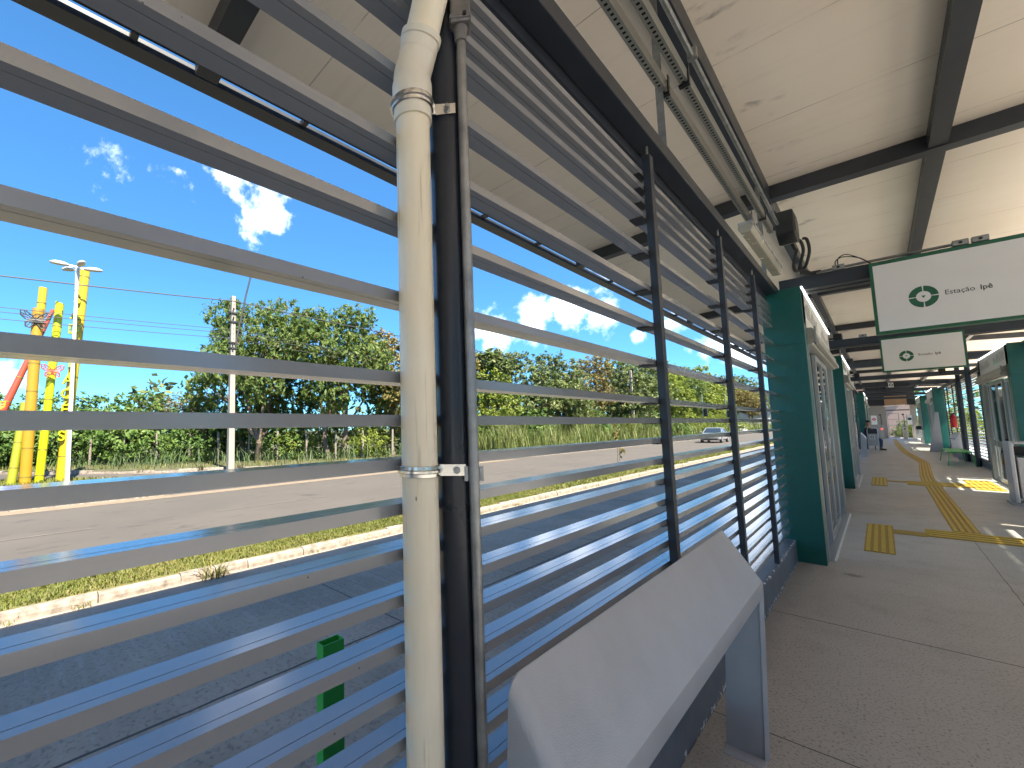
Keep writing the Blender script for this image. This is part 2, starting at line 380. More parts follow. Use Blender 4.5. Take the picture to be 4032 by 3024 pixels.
def plinth_mat():
    m = mat('chipped_grey_paint', (.10, .12, .145), .5); g = NT(m); t = g.obj(); x, y, z = g.xyz(t)
    c = g.mix(g.step(g.noise(t, 4), .35, .7), (.105, .125, .15), (.075, .092, .115))
    zz = g.math('ABSOLUTE', g.math('SUBTRACT', z, .12)); edge = g.step(zz, .05, .12)
    n = g.noise(g.mapping(t, (1, 1, 1.4)), 24, 5, .7)
    face = g.math('GREATER_THAN', x, -.716)
    chip = g.math('MULTIPLY', g.math('GREATER_THAN', g.math('ADD', n, g.math('MULTIPLY', edge, .20)), .735), face)
    chip = g.math('MULTIPLY', chip, g.math('GREATER_THAN', g.noise(t, 2.2, 2), .43))
    g.L.new(g.mix(chip, c, (.72, .70, .67)), g.b.inputs['Base Color']); g.bump(n, .15, .004); return m
M['plinth'] = plinth_mat()
def conc_mat():
    m = mat('bus_lane_concrete', (.25, .24, .23), .85); g = NT(m); t = g.obj(); x, y, z = g.xyz(t)
    c = g.mix(g.step(g.noise(t, .5, 5), .3, .7), (.36, .29, .225), (.22, .18, .142))
    c = g.mix(g.math('MULTIPLY', g.step(g.noise(g.mapping(t, (.5, 6, 1)), 2.5, 5), .45, .75), .5), c, (.36, .32, .27))
    c = g.mix(g.math('MULTIPLY', g.step(g.noise(t, 24, 5), .50, .68), .5), c, (.09, .078, .066))
    wob = g.math('MULTIPLY', g.math('SUBTRACT', g.noise(t, 4, 4), .5), .03)
    for xk in (-3.84,):
        d = g.math('ABSOLUTE', g.math('SUBTRACT', g.math('ADD', x, wob), xk)); c = g.mix(g.math('MULTIPLY', g.math('LESS_THAN', d, .014), .9), c, (.03, .03, .03))
    f = g.math('ABSOLUTE', g.math('SUBTRACT', g.math('FRACT', g.math('MULTIPLY', g.math('ADD', g.math('ADD', y, wob), -.97), .2)), .5))
    c = g.mix(g.math('MULTIPLY', g.math('LESS_THAN', f, .0022), .85), c, (.035, .035, .035))
    kerbside = g.math('MULTIPLY', g.step(g.math('MULTIPLY', g.math('ADD', x, g.math('MULTIPLY', g.noise(t, 1.2), .5)), -1), 6.1, 6.75), .5)
    c = g.mix(kerbside, c, (.33, .29, .24))
    g.L.new(c, g.b.inputs['Base Color']); g.bump(g.noise(t, 60, 4), .3, .006); return m
M['conc'] = conc_mat()
def asph_mat():
    m = mat('worn_asphalt', (.2, .19, .18), .9); g = NT(m); t = g.obj()
    c = g.mix(g.step(g.noise(t, .35, 5), .3, .7), (.076, .067, .058), (.064, .057, .050))
    c = g.mix(g.math('MULTIPLY', g.step(g.noise(g.mapping(t, (2.2, .35, 1)), 1.6, 4), .5, .72), .35), c, (.056, .050, .044))
    c = g.mix(g.math('MULTIPLY', g.step(g.noise(g.mapping(t, (4, 1.0, 1)), 1.1, 3), .62, .66), .65), c, (.036, .033, .031))
    c = g.mix(g.math('MULTIPLY', g.step(g.noise(t, 90, 2), .55, .7), .25), c, (.045, .041, .038))
    g.L.new(c, g.b.inputs['Base Color']); return m
M['asph'] = asph_mat()
M['paleconc'] = mat('pale_bounce_concrete', (.60, .55, .48), .9, 0, var=.08, vscale=1.5)  # kept very pale so it bounces sunlight up to the ceiling
M['soil'] = mat('verge_soil', (.09, .075, .042), .95, 0, col2=(.042, .06, .017), vscale=.8, bump=.4, bscale=5)
M['grassbase'] = mat('grass_base', (.13, .115, .04), .95, 0, col2=(.08, .09, .024), vscale=6, bump=.5, bscale=40)
M['kerb'] = mat('whitewashed_kerb', (.31, .265, .225), .85, 0, col2=(.11, .088, .07), vscale=8, bump=.5, bscale=25)
M['mark'] = mat('road_marking', (.115, .10, .088), .8, 0, col2=(.075, .066, .057), vscale=3)
M['sand'] = mat('sandy_gutter', (.165, .128, .09), .95, 0, var=.15, vscale=3)
M['blade'] = leaf_mat('grass_blades', (.055, .085, .010), (.105, .130, .020), (.180, .165, .045), (.215, .170, .075), .3)
M['cane'] = leaf_mat('cane_grass', (0.0563, 0.1032, 0.0211), (0.1219, 0.1593, 0.0422), (0.1969, 0.2062, 0.0797), (0.2156, 0.1875, 0.1032), .3)
M['canedark'] = leaf_mat('cane_grass_dark', (0.0287, 0.0622, 0.0192), (0.0575, 0.0958, 0.0335), (0.0958, 0.1341, 0.0527), None, .3)
M['leucaena'] = leaf_mat('feathery_leaf', (0.0549, 0.0972, 0.0221), (0.0950, 0.1518, 0.0346), (0.1755, 0.2187, 0.0631), (0.1243, 0.0577, 0.0379), .45, .84)
M['broad'] = leaf_mat('broad_leaf', (0.0460, 0.0764, 0.0214), (0.0850, 0.1234, 0.0335), (0.1698, 0.1881, 0.0671), None, .3)
M['olive'] = leaf_mat('olive_leaf', (0.0919, 0.0881, 0.0244), (0.1628, 0.1410, 0.0427), (0.2548, 0.1999, 0.0732), (0.2123, 0.1176, 0.0609), .3)
M['lime'] = leaf_mat('lime_leaf', (0.0871, 0.1415, 0.0163), (0.1524, 0.2068, 0.0272), (0.2286, 0.2612, 0.0490), None, .4)
M['bushleaf'] = leaf_mat('bush_leaf', (0.0439, 0.0910, 0.0189), (0.0805, 0.1518, 0.0315), (0.1463, 0.2187, 0.0504), None, .35)
M['dry'] = leaf_mat('dry_bush', (0.0998, 0.0998, 0.0499), (0.1397, 0.1347, 0.0699), (0.1796, 0.1646, 0.0898), (0.1497, 0.1198, 0.0748), .3)

# ------------------------------------------------------------------ ground, roads
def sheet(name, pts, z, m, kind='structure'):
    return MB().poly([(x, y, z) for x, y in pts]).build(name, m, kind=kind)
KL = [(-60, -27), (-33.3, 0), (-29.8, 2.8), (-26.5, 6.1), (-25, 9.3), (-21.5, 15), (-18, 22), (-16.95, 30), (-16.9, 420)]   # far kerb line
sheet('ground', [(-900, -900), (900, -900), (900, 1500), (-900, 1500)], -.80, M['soil'])
sheet('road', [(-62, -60), (-8.35, -60), (-8.35, 430), (-62, 430)], -.704, M['asph'])
MB().box(-7.0, -.951, -40, 430, -.79, -.70).build('bus_lane', M['conc'], kind='structure')
MB().box(2.45, 9.2, -40, 430, -.79, -.70).build('bus_lane_far', M['paleconc'], kind='structure')
sheet('road_beyond', [(10.3, -60), (18.5, -60), (18.5, 430), (10.3, 430)], -.70, M['paleconc'])
g = MB().poly([(x, y, -.55) for x, y in KL] + [(-700, 420, -.55), (-700, -27, -.55)]); g.build('verge', M['soil'], kind='structure')
ISL = [(-16.95, -60), (-16.95, 4.2), (-19, 6.2), (-23.6, 4.9), (-27.6, .2), (-45, -17), (-60, -33), (-60, -60)]
MB().poly([(x, y, -.60) for x, y in ISL]).build('traffic_island', M['grassbase'], kind='structure')
MB().box(-8.25, -7.12, -40, 430, -.75, -.58).build('median', M['grassbase'], kind='structure')
MB().box(9.45, 10.1, -40, 430, -.75, -.58).build('median_far', M['grassbase'], kind='structure')
def kerb_run(mb, pts, w, z0, z1, seed, ln=1.0, jit=.012):
    rnd = random.Random(seed)
    for (xa, ya), (xb, yb) in zip(pts, pts[1:]):
        L = math.hypot(xb-xa, yb-ya); n = max(1, int(L/ln)); ux, uy = (xb-xa)/L, (yb-ya)/L; nx, ny = -uy, ux
        for i in range(n):
            a = i/n*L + .006; b = (i+1)/n*L - .006; j = rnd.uniform(-jit, jit); dz = rnd.uniform(-jit, jit); c = .035
            prof = [(0, z0), (w, z0), (w, z1+dz-c*.3), (w-c*.5, z1+dz), (c*1.6, z1+dz), (c*.4, z1+dz-c*.6), (0, z1+dz-c*2)]
            n0 = len(mb.v)
            for s in (a, b):
                for t, z in prof: mb.v.append((xa+ux*s+nx*(t+j), ya+uy*s+ny*(t+j), z))
            k = len(prof)
            mb.f.append(tuple(range(n0, n0+k))); mb.f.append(tuple(range(n0+2*k-1, n0+k-1, -1)))
            for q in range(k): r = (q+1) % k; mb.f.append((n0+q, n0+k+q, n0+k+r, n0+r))
    return mb
mb = MB(); kerb_run(mb, [(-7.0, -12), (-7.0, 150)], .13, -.72, -.565, 1, jit=.018); mb.build('kerb', M['kerb'], kind='structure')
mb = MB(); kerb_run(mb, [(-8.24, -12), (-8.24, 150)], .13, -.72, -.56, 2); mb.build('kerb_outer', M['kerb'], kind='structure')
mb = MB(); kerb_run(mb, KL[:-1]+[(-16.93, 200)], .16, -.72, -.535, 3, jit=.02); mb.build('kerb_verge', M['kerb'], kind='structure')
mb = MB(); kerb_run(mb, ISL[:5], .15, -.72, -.585, 4, jit=.02); mb.build('kerb_island', M['kerb'], kind='structure')
mb = MB()
for i in range(-2, 24): mb.poly([(-12.56, -2.0+i*6.4, -.698), (-12.45, -2.0+i*6.4, -.698), (-12.45, 1.6+i*6.4, -.698), (-12.56, 1.6+i*6.4, -.698)])
mb.build('road_marking', M['mark'], kind='structure')
sheet('road_edge_sand', [(-16.94, -60), (-16.3, -60), (-16.25, 3), (-16.5, 14), (-16.5, 26), (-17.2, 24), (-16.94, 4.2)], -.697, M['sand'])

# ------------------------------------------------------------------ station shell
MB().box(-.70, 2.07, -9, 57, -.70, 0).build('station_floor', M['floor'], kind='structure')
t = thing('station_base', 'low grey painted kerb wall with chipped white flecks under the slats beside the white pipe', 'wall', (-.82, 2, 0))
MB().box(-.95, -.703, -9, 6.40, -.70, .232).build('plinth', M['plinth'], t, bevel=.008)
t = thing('station_base', 'low kerb wall under the slats between the first two green door portals', 'wall', (-.82, 12, 0))
MB().box(-.95, -.703, 10.42, 14.0, -.70, .232).build('plinth', M['plinth'], t, bevel=.008)
t = thing('station_base', 'dark low kerb wall under the sunlit slats behind the green bench', 'wall', (2.2, 25, 0))
MB().box(2.073, 2.32, 18.45, 32.9, -.70, .26).build('plinth', M['plinth'], t, bevel=.008)
t = thing('station_base', 'low kerb wall under the slats at the street side right of the walkway', 'wall', (2.2, 3, 0))
MB().box(2.073, 2.32, -9, 6.40, -.70, .26).build('plinth', M['plinth'], t, bevel=.008)

# roof: flat middle, both eaves falling outwards
def rz(x): return 4.235 + min(0, .055*(x+.69)) + min(0, -.055*(x-2.1))
xs = [-2.99, -.69, 2.1, 4.028]
roof = thing('roof', 'off white panelled station roof with grimy seams on the underside', 'roof', (.7, 20, 4.235))
MB().extrude([(x, rz(x)) for x in xs] + [(x, rz(x)+.09) for x in xs[::-1]], 'y', -9, 57).build('soffit', M['ceil'], roof)
# eave gutter with brackets, gap of sky between gutter and sheet
def eave(x_in, sgn, label):
    t = thing('eave_gutter', label, 'gutter', (x_in, 20, 4.0))
    a, b = x_in, x_in+sgn*.13
    MB().box(min(a, b), max(a, b), -9, 57, 4.027, 4.098).build('channel', M['steel'], t)
    y = -8.2+1.24*5 if sgn < 0 else 0
    while y < 57 and sgn < 0:
        MB().box(min(a, a-sgn*.075), max(a, a-sgn*.075), y, y+.045, 4.045, 4.085).build('bracket', M['steel'], t); y += 1.24
    pm = MB().box(-3.056-.0, -2.995, -9, 57, 4.084, 4.104) if sgn < 0 else MB().box(3.90, 3.95, -9, 57, 4.0, 4.10)
    pm.build('edge_purlin', M['steel'], t)
eave(-3.09, -1, 'dark gutter along the roof edge above the bus lane on the left')
eave(4.03, 1, 'dark gutter along the roof edge on the street side')

# steel frame
FR = [.93, 6.52, 12.3, 17.6, 23.4, 28.6, 34.5, 40, 46, 52]
ORD = ['above the white downpipe', 'above the first green portal', 'above the second hanging sign', 'third', 'fourth', 'fifth', 'sixth', 'seventh', 'eighth', 'last before the end wall']
for i, y in enumerate([-4.7]+FR):
    zb = 4.075
    prof = [(-2.98, rz(-2.98)-.16), (-.69, zb), (2.1, zb), (3.96, rz(3.96)-.16), (3.96, rz(3.96)-.004), (2.1, 4.231), (-.69, 4.231), (-2.98, rz(-2.98)-.004)]
    o = MB().extrude(prof, 'y', y-.075, y+.075).build('roof_rafter', M['steel'])
    tag(o, 'dark steel cross rafter under the roof, ' + ('behind the viewer' if i == 0 else ORD[i-1] if i < 4 else ORD[i-1]+' along the walkway'), 'rafter', 'cross rafters under the roof')
mb = MB().box(.507, .628, -9, 57, 4.09, 4.229)
o = mb.build('ridge_beam', M['steel']); tag(o, 'dark riveted beam running along the middle of the ceiling', 'beam')
y = 3.2
while y < 12: MB().tube([(.508, y, 4.16), (.503, y, 4.16)], .0075, 6).build('rivet', M['galv'], o); y += .115
for x0, x1, lab in ((-.75, -.66, 'dark roof purlin running above the cable trays'), (2.05, 2.14, 'dark roof purlin running above the right hand slats')):
    o = MB().box(x0, x1, -9, 57, 4.06, 4.229).build('purlin', M['steel']); tag(o, lab, 'beam', 'roof purlins')
for x0, x1, lab in ((-.765, -.675, 'long dark box beam along the top of the left hand slats'), (2.07, 2.16, 'long dark box beam along the top of the right hand slats')):
    o = thing('eaves_beam', lab, 'beam', ((x0+x1)/2, 20, 2.99), 'long beams over the slats')
    MB().box(x0, x1, -9, 57, 2.953, 3.035).build('box_section', M['steel'], o, bevel=.004)
    MB().box(x0-.05, x0-.002, -9, 57, 2.90, 3.03).build('rear_angle', M['steel'], o)
# struts between eaves beam and purlin
for i, y in enumerate([-2.1, 2.7, 5.95, 9.4, 15, 20.5, 26, 31.5]):
    o = thing('hanger_strut', ['pale slotted strut behind the viewer', 'pale slotted strut holding the cable trays above the slats', 'pale slotted strut beside the black loudspeaker'][i] if i < 3 else
              'slotted strut above the left portals, number %s from the near end' % ['three', 'four', 'five', 'six', 'seven'][i-3], 'strut', (-.70, y, 3.04), 'struts carrying the cable trays')
    MB().box(-.728, -.690, y-.004, y+.0, 3.02, 4.07).box(-.728, -.724, y+.0005, y+.03, 3.02, 4.07).build('channel', M['galv'], o)
def tray_mat():
    m = mat('perforated_channel', (.33, .335, .31), .42, .6, var=.12, vscale=10); N = m.node_tree.nodes; g = NT(m); t = N.new('ShaderNodeTexCoord').outputs['Object']; x, y, z = g.xyz(t)
    f = g.math('FRACT', g.math('MULTIPLY', y, 1/.036)); painted_hole = g.math('MULTIPLY', g.math('LESS_THAN', f, .42), g.math('LESS_THAN', g.math('ABSOLUTE', x), .0075))
    geo = N.new('ShaderNodeNewGeometry'); nz = g.xyz(geo.outputs['Normal'])[2]
    painted_hole = g.math('MULTIPLY', painted_hole, g.math('GREATER_THAN', g.math('ABSOLUTE', nz), .7))  # holes are painted dark for the shaded inside, not cut through
    link = g.b.inputs['Base Color'].links[0].from_socket
    g.L.new(g.mix(painted_hole, link, (.008, .008, .009)), g.b.inputs['Base Color']); return m
M['tray'] = tray_mat()
for x, lab, yend in ((-.700, 'outer perforated steel cable channel above the slats', 5.35), (-.600, 'inner perforated steel cable channel next to the conduit', 5.7)):
    o = thing('cable_channel', lab, 'cable tray', (x, 0, 3.42), 'perforated cable channels')
    mb = MB().box(x-.019, x+.019, -6, yend, 3.42, 3.4215).box(x+.017, x+.019, -6, yend, 3.4217, 3.49).box(x-.019, x-.017, -6, yend, 3.4217, 3.455)
    mb.build('profile', M['tray'], o)
    for y in (2.75, 5.2): MB().extrude([(x-.026, 3.405), (x+.026, 3.405), (x+.026, 3.52), (x+.021, 3.52), (x+.021, 3.418), (x-.026, 3.418)], 'y', y, y+.03).build('hook', M['black'], o)
o = thing('ceiling_conduit', 'galvanised conduit pipe running beside the cable channels', 'conduit', (-.55, 0, 3.55))
MB().tube([(-.55, -6, 3.56), (-.55, 1, 3.56), (-.555, 3, 3.555), (-.56, 5.85, 3.55)], .014, 10).build('pipe', M['galv'], o, smooth=True)
for y in (-1, 2.75, 5.4): MB().box(-.575, -.53, y, y+.03, 3.535, 3.60).build('clip', M['galv'], o)

# ------------------------------------------------------------------ slat walls
ZT = [1.5+1.5*u for u in (.880, .828, .776, .724, .5965, .4690, .342, .214, .0865, .0205, -.0455, -.1115, -.1770, -.2430, -.3085, -.3745, -.4400, -.5055, -.5710, -.6365, -.7020, -.7675)]
SLAT_H = .0255
def slat_mesh(mb, xf, sgn, y0, y1, zt):
    """rectangular two-part tube with a shadow groove on top and bottom; xf = inner face, sgn = direction of the back"""
    zb = zt-SLAT_H; d = .0615; g0, g1, gd = .0195, .0215, .003
    prof = [(0, zb), (g0, zb), (g0, zb+gd), (g1, zb+gd), (g1, zb), (d, zb), (d, zt), (g1, zt), (g1, zt-gd), (g0, zt-gd), (g0, zt), (0, zt)]
    return mb.extrude([(xf+sgn*a, z) for a, z in prof], 'y', y0, y1)
def slat_wall(label, xf, sgn, y0, y1, mull, group, brackets=True):   # brackets: small black plates under the slats at each mullion
    t = thing('louvre_screen', label, 'slat screen', (xf, (y0+y1)/2, 0), group)
    for zt in ZT: slat_mesh(MB(), xf, sgn, y0, y1, zt).build('slat', M['slat'], t)
    for ym in mull:
        mb = MB().box(min(xf-sgn*.002, xf-sgn*.037), max(xf-sgn*.002, xf-sgn*.037), ym, ym+.052, .235, 2.90)
        o = mb.build('mullion', M['steel'], t, bevel=.002)
        if brackets:
            for zt in ZT: MB().box(min(xf-sgn*.001, xf+sgn*.064), max(xf-sgn*.001, xf+sgn*.064), ym-.05, ym+.05, zt-SLAT_H-.0045, zt-SLAT_H-.001).build('bracket', M['black'], o)
            MB().tube([(xf-sgn*.02, ym+.02, 2.90), (xf-sgn*.02, ym+.02, 2.953)], .007, 6).build('bolt', M['galv'], o)
    return t
GL = 'louvred slat walls of the station'
slat_wall('grey horizontal slat screen left of the white downpipe', -.735, -1, -6, .783, [-4.2, -2.4], GL, False)
slat_wall('grey horizontal slat screen between the dark round post and the first green portal', -.735, -1, .787, 6.38, [2.41, 3.895, 5.19], GL)
slat_wall('slat screen between the first and second green portals', -.735, -1, 10.42, 13.98, [11.3, 12.7], GL, False)
slat_wall('sunlit slat screen behind the green bench on the right', 2.09, 1, 18.46, 32.9, [19.9, 21.4, 24.2, 27.2, 28.5, 30.5, 31.7], GL, False)
slat_wall('slat screen at the right hand edge between the two right portals', 2.09, 1, 10.45, 14.55, [11.8, 13.2], GL, False)
slat_wall('slat screen facing the street right of the viewer', 2.09, 1, -6, 6.38, [-3, -1.5, 0, 1.5, 3, 4.5], GL, False)
slat_wall('slat screen between the far right portals', 2.09, 1, 37.05, 42.55, [39, 41], GL, False)
slat_wall('last slat screen on the right before the exit gates', 2.09, 1, 46.65, 54.9, [49, 52], GL, False)
slat_wall('slat screen on the left behind the logo screen', -.735, -1, 17.98, 33.55, [20, 23, 26, 29], GL, False)
for y in (22.8, 25.4):
    o = MB().tube([(2.0, y, 0), (2.0, y, 4.07)], .06, 16).build('roof_column', M['post'], smooth=True)
    tag(o, 'dark round roof column in front of the sunlit slats, ' + ('nearer one by the green bench' if y < 24 else 'farther one behind the green bench'), 'column', 'columns by the right hand slats')

# ------------------------------------------------------------------ near post, downpipe, conduit
px, py = -.669, .783
t = thing('roof_column', 'dark blue round steel post between the white downpipe and the thin conduit', 'column', (px, py, 0))
MB().tube([(px, py, 0.0), (px, py, 4.07)], .044, 32).build('shaft', M['post'], t, smooth=True)
MB().box(-.708, px+.07, py-.07, py+.09, .002, .014).build('base_plate', M['post'], t)
dx, dy = -.693, .686
t = thing('downpipe', 'stained cream plastic downpipe strapped to the dark post', 'pipe', (dx, dy, 0))
MB().tube([(dx, dy, .002), (dx, dy, 1.0), (dx, dy, 2.28)], .040, 40).build('lower_pipe', M['pvc'], t, smooth=True)
th = R(21); dv = Vector((math.sin(th), .02, math.cos(th))); e0 = Vector((dx, dy, 2.385))
def on(s): return tuple(e0 + dv*s)
el = [(dx, dy, 2.245), (dx, dy, 2.262)]
MB().lathe([(.041, 0), (.0452, 0), (.0452, .062), (.0475, .070), (.0475, .092), (.0450, .104)], (dx, dy, 2.222), 40).build('socket', M['pvc2'], t, smooth=True)
pts = [(dx, dy, 2.310), (dx, dy, 2.333)]
for k in range(1, 6):
    a = th*k/5; pts.append((dx + .10*(1-math.cos(a)), dy+.001*k, 2.333 + .10*math.sin(a)))
pts.append(tuple(Vector(pts[-1]) + dv*.03))
MB().tube(pts, .0445, 40, cap=False).build('elbow', M['pvc2'], t, smooth=True)
q = Vector(pts[-1])
MB().tube([tuple(q-dv*.006), tuple(q+dv*.018), tuple(q+dv*.020), tuple(q+dv*.034), tuple(q+dv*.0341)], [.0452, .0452, .0482, .0482, .041], 40).build('elbow_collar', M['pvc2'], t, smooth=True)
MB().tube([tuple(q+dv*.01), tuple(q+dv*.8), tuple(q+dv*1.55)], .040, 40).build('upper_pipe', M['pvc'], t, smooth=True)
q2 = q + dv*.163
MB().tube([tuple(q2), tuple(q2+dv*.03), tuple(q2+dv*.031), tuple(q2+dv*.12)], [.0425, .0425, .0405, .0405], 40).build('collar', M['pvc2'], t, smooth=True)
def strap(zc, zoff):
    s = thing_strap = MB()
    r, w = .0465 if zc > 2 else .0425, .0125
    ang0 = math.atan2(py-dy, px-dx)
    # ring of the strap with a rounded rib, then an ear bolted to the post
    n = 40; prof = [(0, -w), (.003, -w*.9), (.0035, -w*.35), (.007, -w*.2), (.007, w*.2), (.0035, w*.35), (.003, w*.9), (0, w)]
    base = len(s.v); a0, a1 = R(-40), R(250)
    start = R(58)
    for k in range(n+1):
        a = start - (k/n)*R(255)
        dzk = zoff*(1-k/n)*0
        for rr, z in prof: s.v.append((dx+(r+rr)*math.cos(a), dy+(r+rr)*math.sin(a), zc+z+dzk))
    m = len(prof)
    for k in range(n):
        for i in range(m): j = (i+1) % m; s.f.append((base+k*m+i, base+k*m+j, base+(k+1)*m+j, base+(k+1)*m+i))
    return s
clampg = 'zinc pipe straps'
for zc, zo, lab in ((2.262, -.004, 'upper shiny zinc strap bolted round the downpipe under its elbow'), (1.406, -.002, 'lower shiny zinc strap bolted round the downpipe at slat height')):
    c = thing('pipe_strap', lab, 'strap', (dx, dy, zc), clampg)
    strap(zc, zo).build('band', M['zinc'], c, smooth=True)
    r = .0465 if zc > 2 else .0425
    a = R(58); p0 = Vector((dx+(r+.002)*math.cos(a), dy+(r+.002)*math.sin(a), zc))
    # ear runs from the band to the near face of the post
    face = Vector((px, py, 0)); dirp = Vector((-px, -py, 0)).normalized()
    bolt = Vector((px, py, zc + (zo if zc > 2 else 0))) + dirp*.0455
    side = Vector((-dirp.y, dirp.x, 0))
    e1 = bolt - side*(-.020); e2 = bolt + side*(-.026)
    mb = MB(); w = .0125; th_ = Vector((0, 0, 0)) + dirp*.003
    path = [p0, (p0*.45+e1*.55), e1, e2]
    for A, B in zip(path, path[1:]):
        n0 = len(mb.v)
        for P in (A, B):
            for dz, k in ((-w, 0), (w, 0), (w, 1), (-w, 1)): mb.v.append(tuple(P + Vector((0, 0, dz)) + th_*k))
        mb.f += [(n0, n0+1, n0+5, n0+4), (n0+1, n0+2, n0+6, n0+5), (n0+2, n0+3, n0+7, n0+6), (n0+3, n0, n0+4, n0+7), (n0, n0+3, n0+2, n0+1), (n0+4, n0+5, n0+6, n0+7)]
    mb.build('ear', M['zinc'], c)
    MB().tube([tuple(bolt+dirp*.003), tuple(bolt+dirp*.009)], .0085, 6).tube([tuple(bolt+dirp*.009), tuple(bolt+dirp*.017)], .0045, 10).build('bolt', M['galv'], c)
cx, cy = -.611, .773
t = thing('conduit', 'thin galvanised conduit running up the dark post into a cast box', 'conduit', (cx, cy, 0))
MB().tube([(cx, cy, .002), (cx, cy, 1.2), (cx, cy, 2.45)], .0116, 20).build('pipe', M['galv'], t, smooth=True)
MB().lathe([(.0125, 0), (.0150, .001), (.0150, .006), (.0160, .008), (.0160, .028), (.018, .036)], (cx, cy, 2.424), 20).build('nipple', M['cast'], t, smooth=True)
bxm = MB(); ca = R(40)
def rot(u, v): return (cx + u*math.cos(ca) - v*math.sin(ca), cy + u*math.sin(ca) + v*math.cos(ca))
bxm.extrude([rot(-.0235, -.0235), rot(.0235, -.0235), rot(.0235, .0235), rot(-.0235, .0235)], 'z', 2.4605, 2.65); bxm.build('junction_box', M['cast'], t, bevel=.005)
mb = MB(); mb.extrude([rot(-.026, -.026), rot(.026, -.026), rot(.026, .026), rot(-.026, .026)], 'z', 2.468, 2.480); lid = mb.build('box_rim', M['cast'], t, bevel=.003)
a_, b_ = rot(.010, -.0262), rot(.010, -.031)
MB().tube([(a_[0], a_[1], 2.474), (b_[0], b_[1], 2.474)], .005, 8).build('screw', M['black'], t)
mb = MB().tube([(cx, cy, 1.384), (cx, cy, 1.412)], .0135, 20)
d1 = Vector((-cx, -cy, 0)).normalized(); s1 = Vector((-d1.y, d1.x, 0))
for sg in (-1, 1):
    A = Vector((cx, cy, 0)) + s1*sg*.0130; B = A + s1*sg*.008
    pp = [A - d1*.004, B - d1*.004, B + d1*.005, A + d1*.005]
    mb.extrude([(p.x, p.y) for p in pp], 'z', 1.382, 1.414)
mb.build('clip', M['galv'], t)

# ------------------------------------------------------------------ leaning perch: one bent steel sheet
def perch(label, y0, y1, x_shift=0, flip=1, group='grey steel leaning perches'):
    t = thing('leaning_perch', label, 'perch', (x_shift-.5*flip, (y0+y1)/2, 0), group)
    def P(x, y, z): return (x_shift + flip*x, y, z)
    rad = .04; path = []      # (y, drop below top, inward y, inward z)
    def zf(k, top): return top
    n = 8
    sec = []
    for side, yy in ((1, y0), (-1, y1)):
        pass
    def add(y, drop, ny, nz): sec.append((y, drop, ny, nz))
    for h in (9.0, .55, .32, .12): add(y0, h, 1, 0)
    for k in range(n+1):
        a = k/n*math.pi/2; add(y0+rad*(1-math.cos(a)), rad*(1-math.sin(a)), math.cos(a), -math.sin(a))
    m = 6
    for k in range(1, m): add(y0+rad+(y1-y0-2*rad)*k/m, 0, 0, -1)
    for k in range(n, -1, -1):
        a = k/n*math.pi/2; add(y1-rad*(1-math.cos(a)), rad*(1-math.sin(a)), -math.cos(a), -math.sin(a))
    for h in (.12, .32, .55, 9.0): add(y1, h, -1, 0)
    B, F, G = [], [], []
    for y, d, ny, nz in sec:
        zb = max(.993-d, 0.004) ; zf_ = max(.789-d, 0.004)
        s = min(1, d/.98) if d < 5 else 1
        xb = -.544 - .051*min(1, (.993-zb)/.99); xf = -.412 - .030*min(1, (.789-zf_)/.785)
        B.append((xb, y, zb)); F.append((xf, y, zf_))
        vert = abs(nz); lip = .012 + .056*vert
        G.append((xf-.004-.010*(1-vert), y+ny*lip, max(zf_+nz*lip, .004)))
    mb = MB(); k = len(sec)
    for row in (B, F, G): mb.v += [P(*q) for q in row]
    for i in range(k-1):
        mb.f.append((i, i+1, k+i+1, k+i)); mb.f.append((k+i, k+i+1, 2*k+i+1, 2*k+i))
    o = mb.build('seat', M['perch'], t, solid=.007, smooth=True)
    o.modifiers.new('bv', 'BEVEL').width = .004; o.modifiers['bv'].segments = 2; o.modifiers['bv'].limit_method = 'ANGLE'
    for yy, s in ((y0, 1), (y1, -1)):
        mb = MB(); a, b = yy+s*.004, yy+s*.075
        mb.box(min(x_shift-flip*.595, x_shift-flip*.448), max(x_shift-flip*.595, x_shift-flip*.448), min(a, b), max(a, b), .0, .006)
        mb.build('foot', M['perch'], t)
    return t
perch('large grey steel leaning perch in front of the slats by the conduit', .78, 2.575)

# green hollow bollard outside the slats
t = thing('bollard', 'open topped square green metal post standing in the concrete bus lane', 'bollard', (-1.905, 1.24, -.70))
mb = MB(); x0, x1, y0, y1, w = -1.936, -1.878, 1.182, 1.303, .004
for q in ((x0, x0+w, y0, y1), (x1-w, x1, y0, y1), (x0+w+.0002, x1-w-.0002, y0, y0+w), (x0+w+.0002, x1-w-.0002, y1-w, y1)): mb.box(*q, -.70, .462)
mb.build('tube', M['bollard'], t)

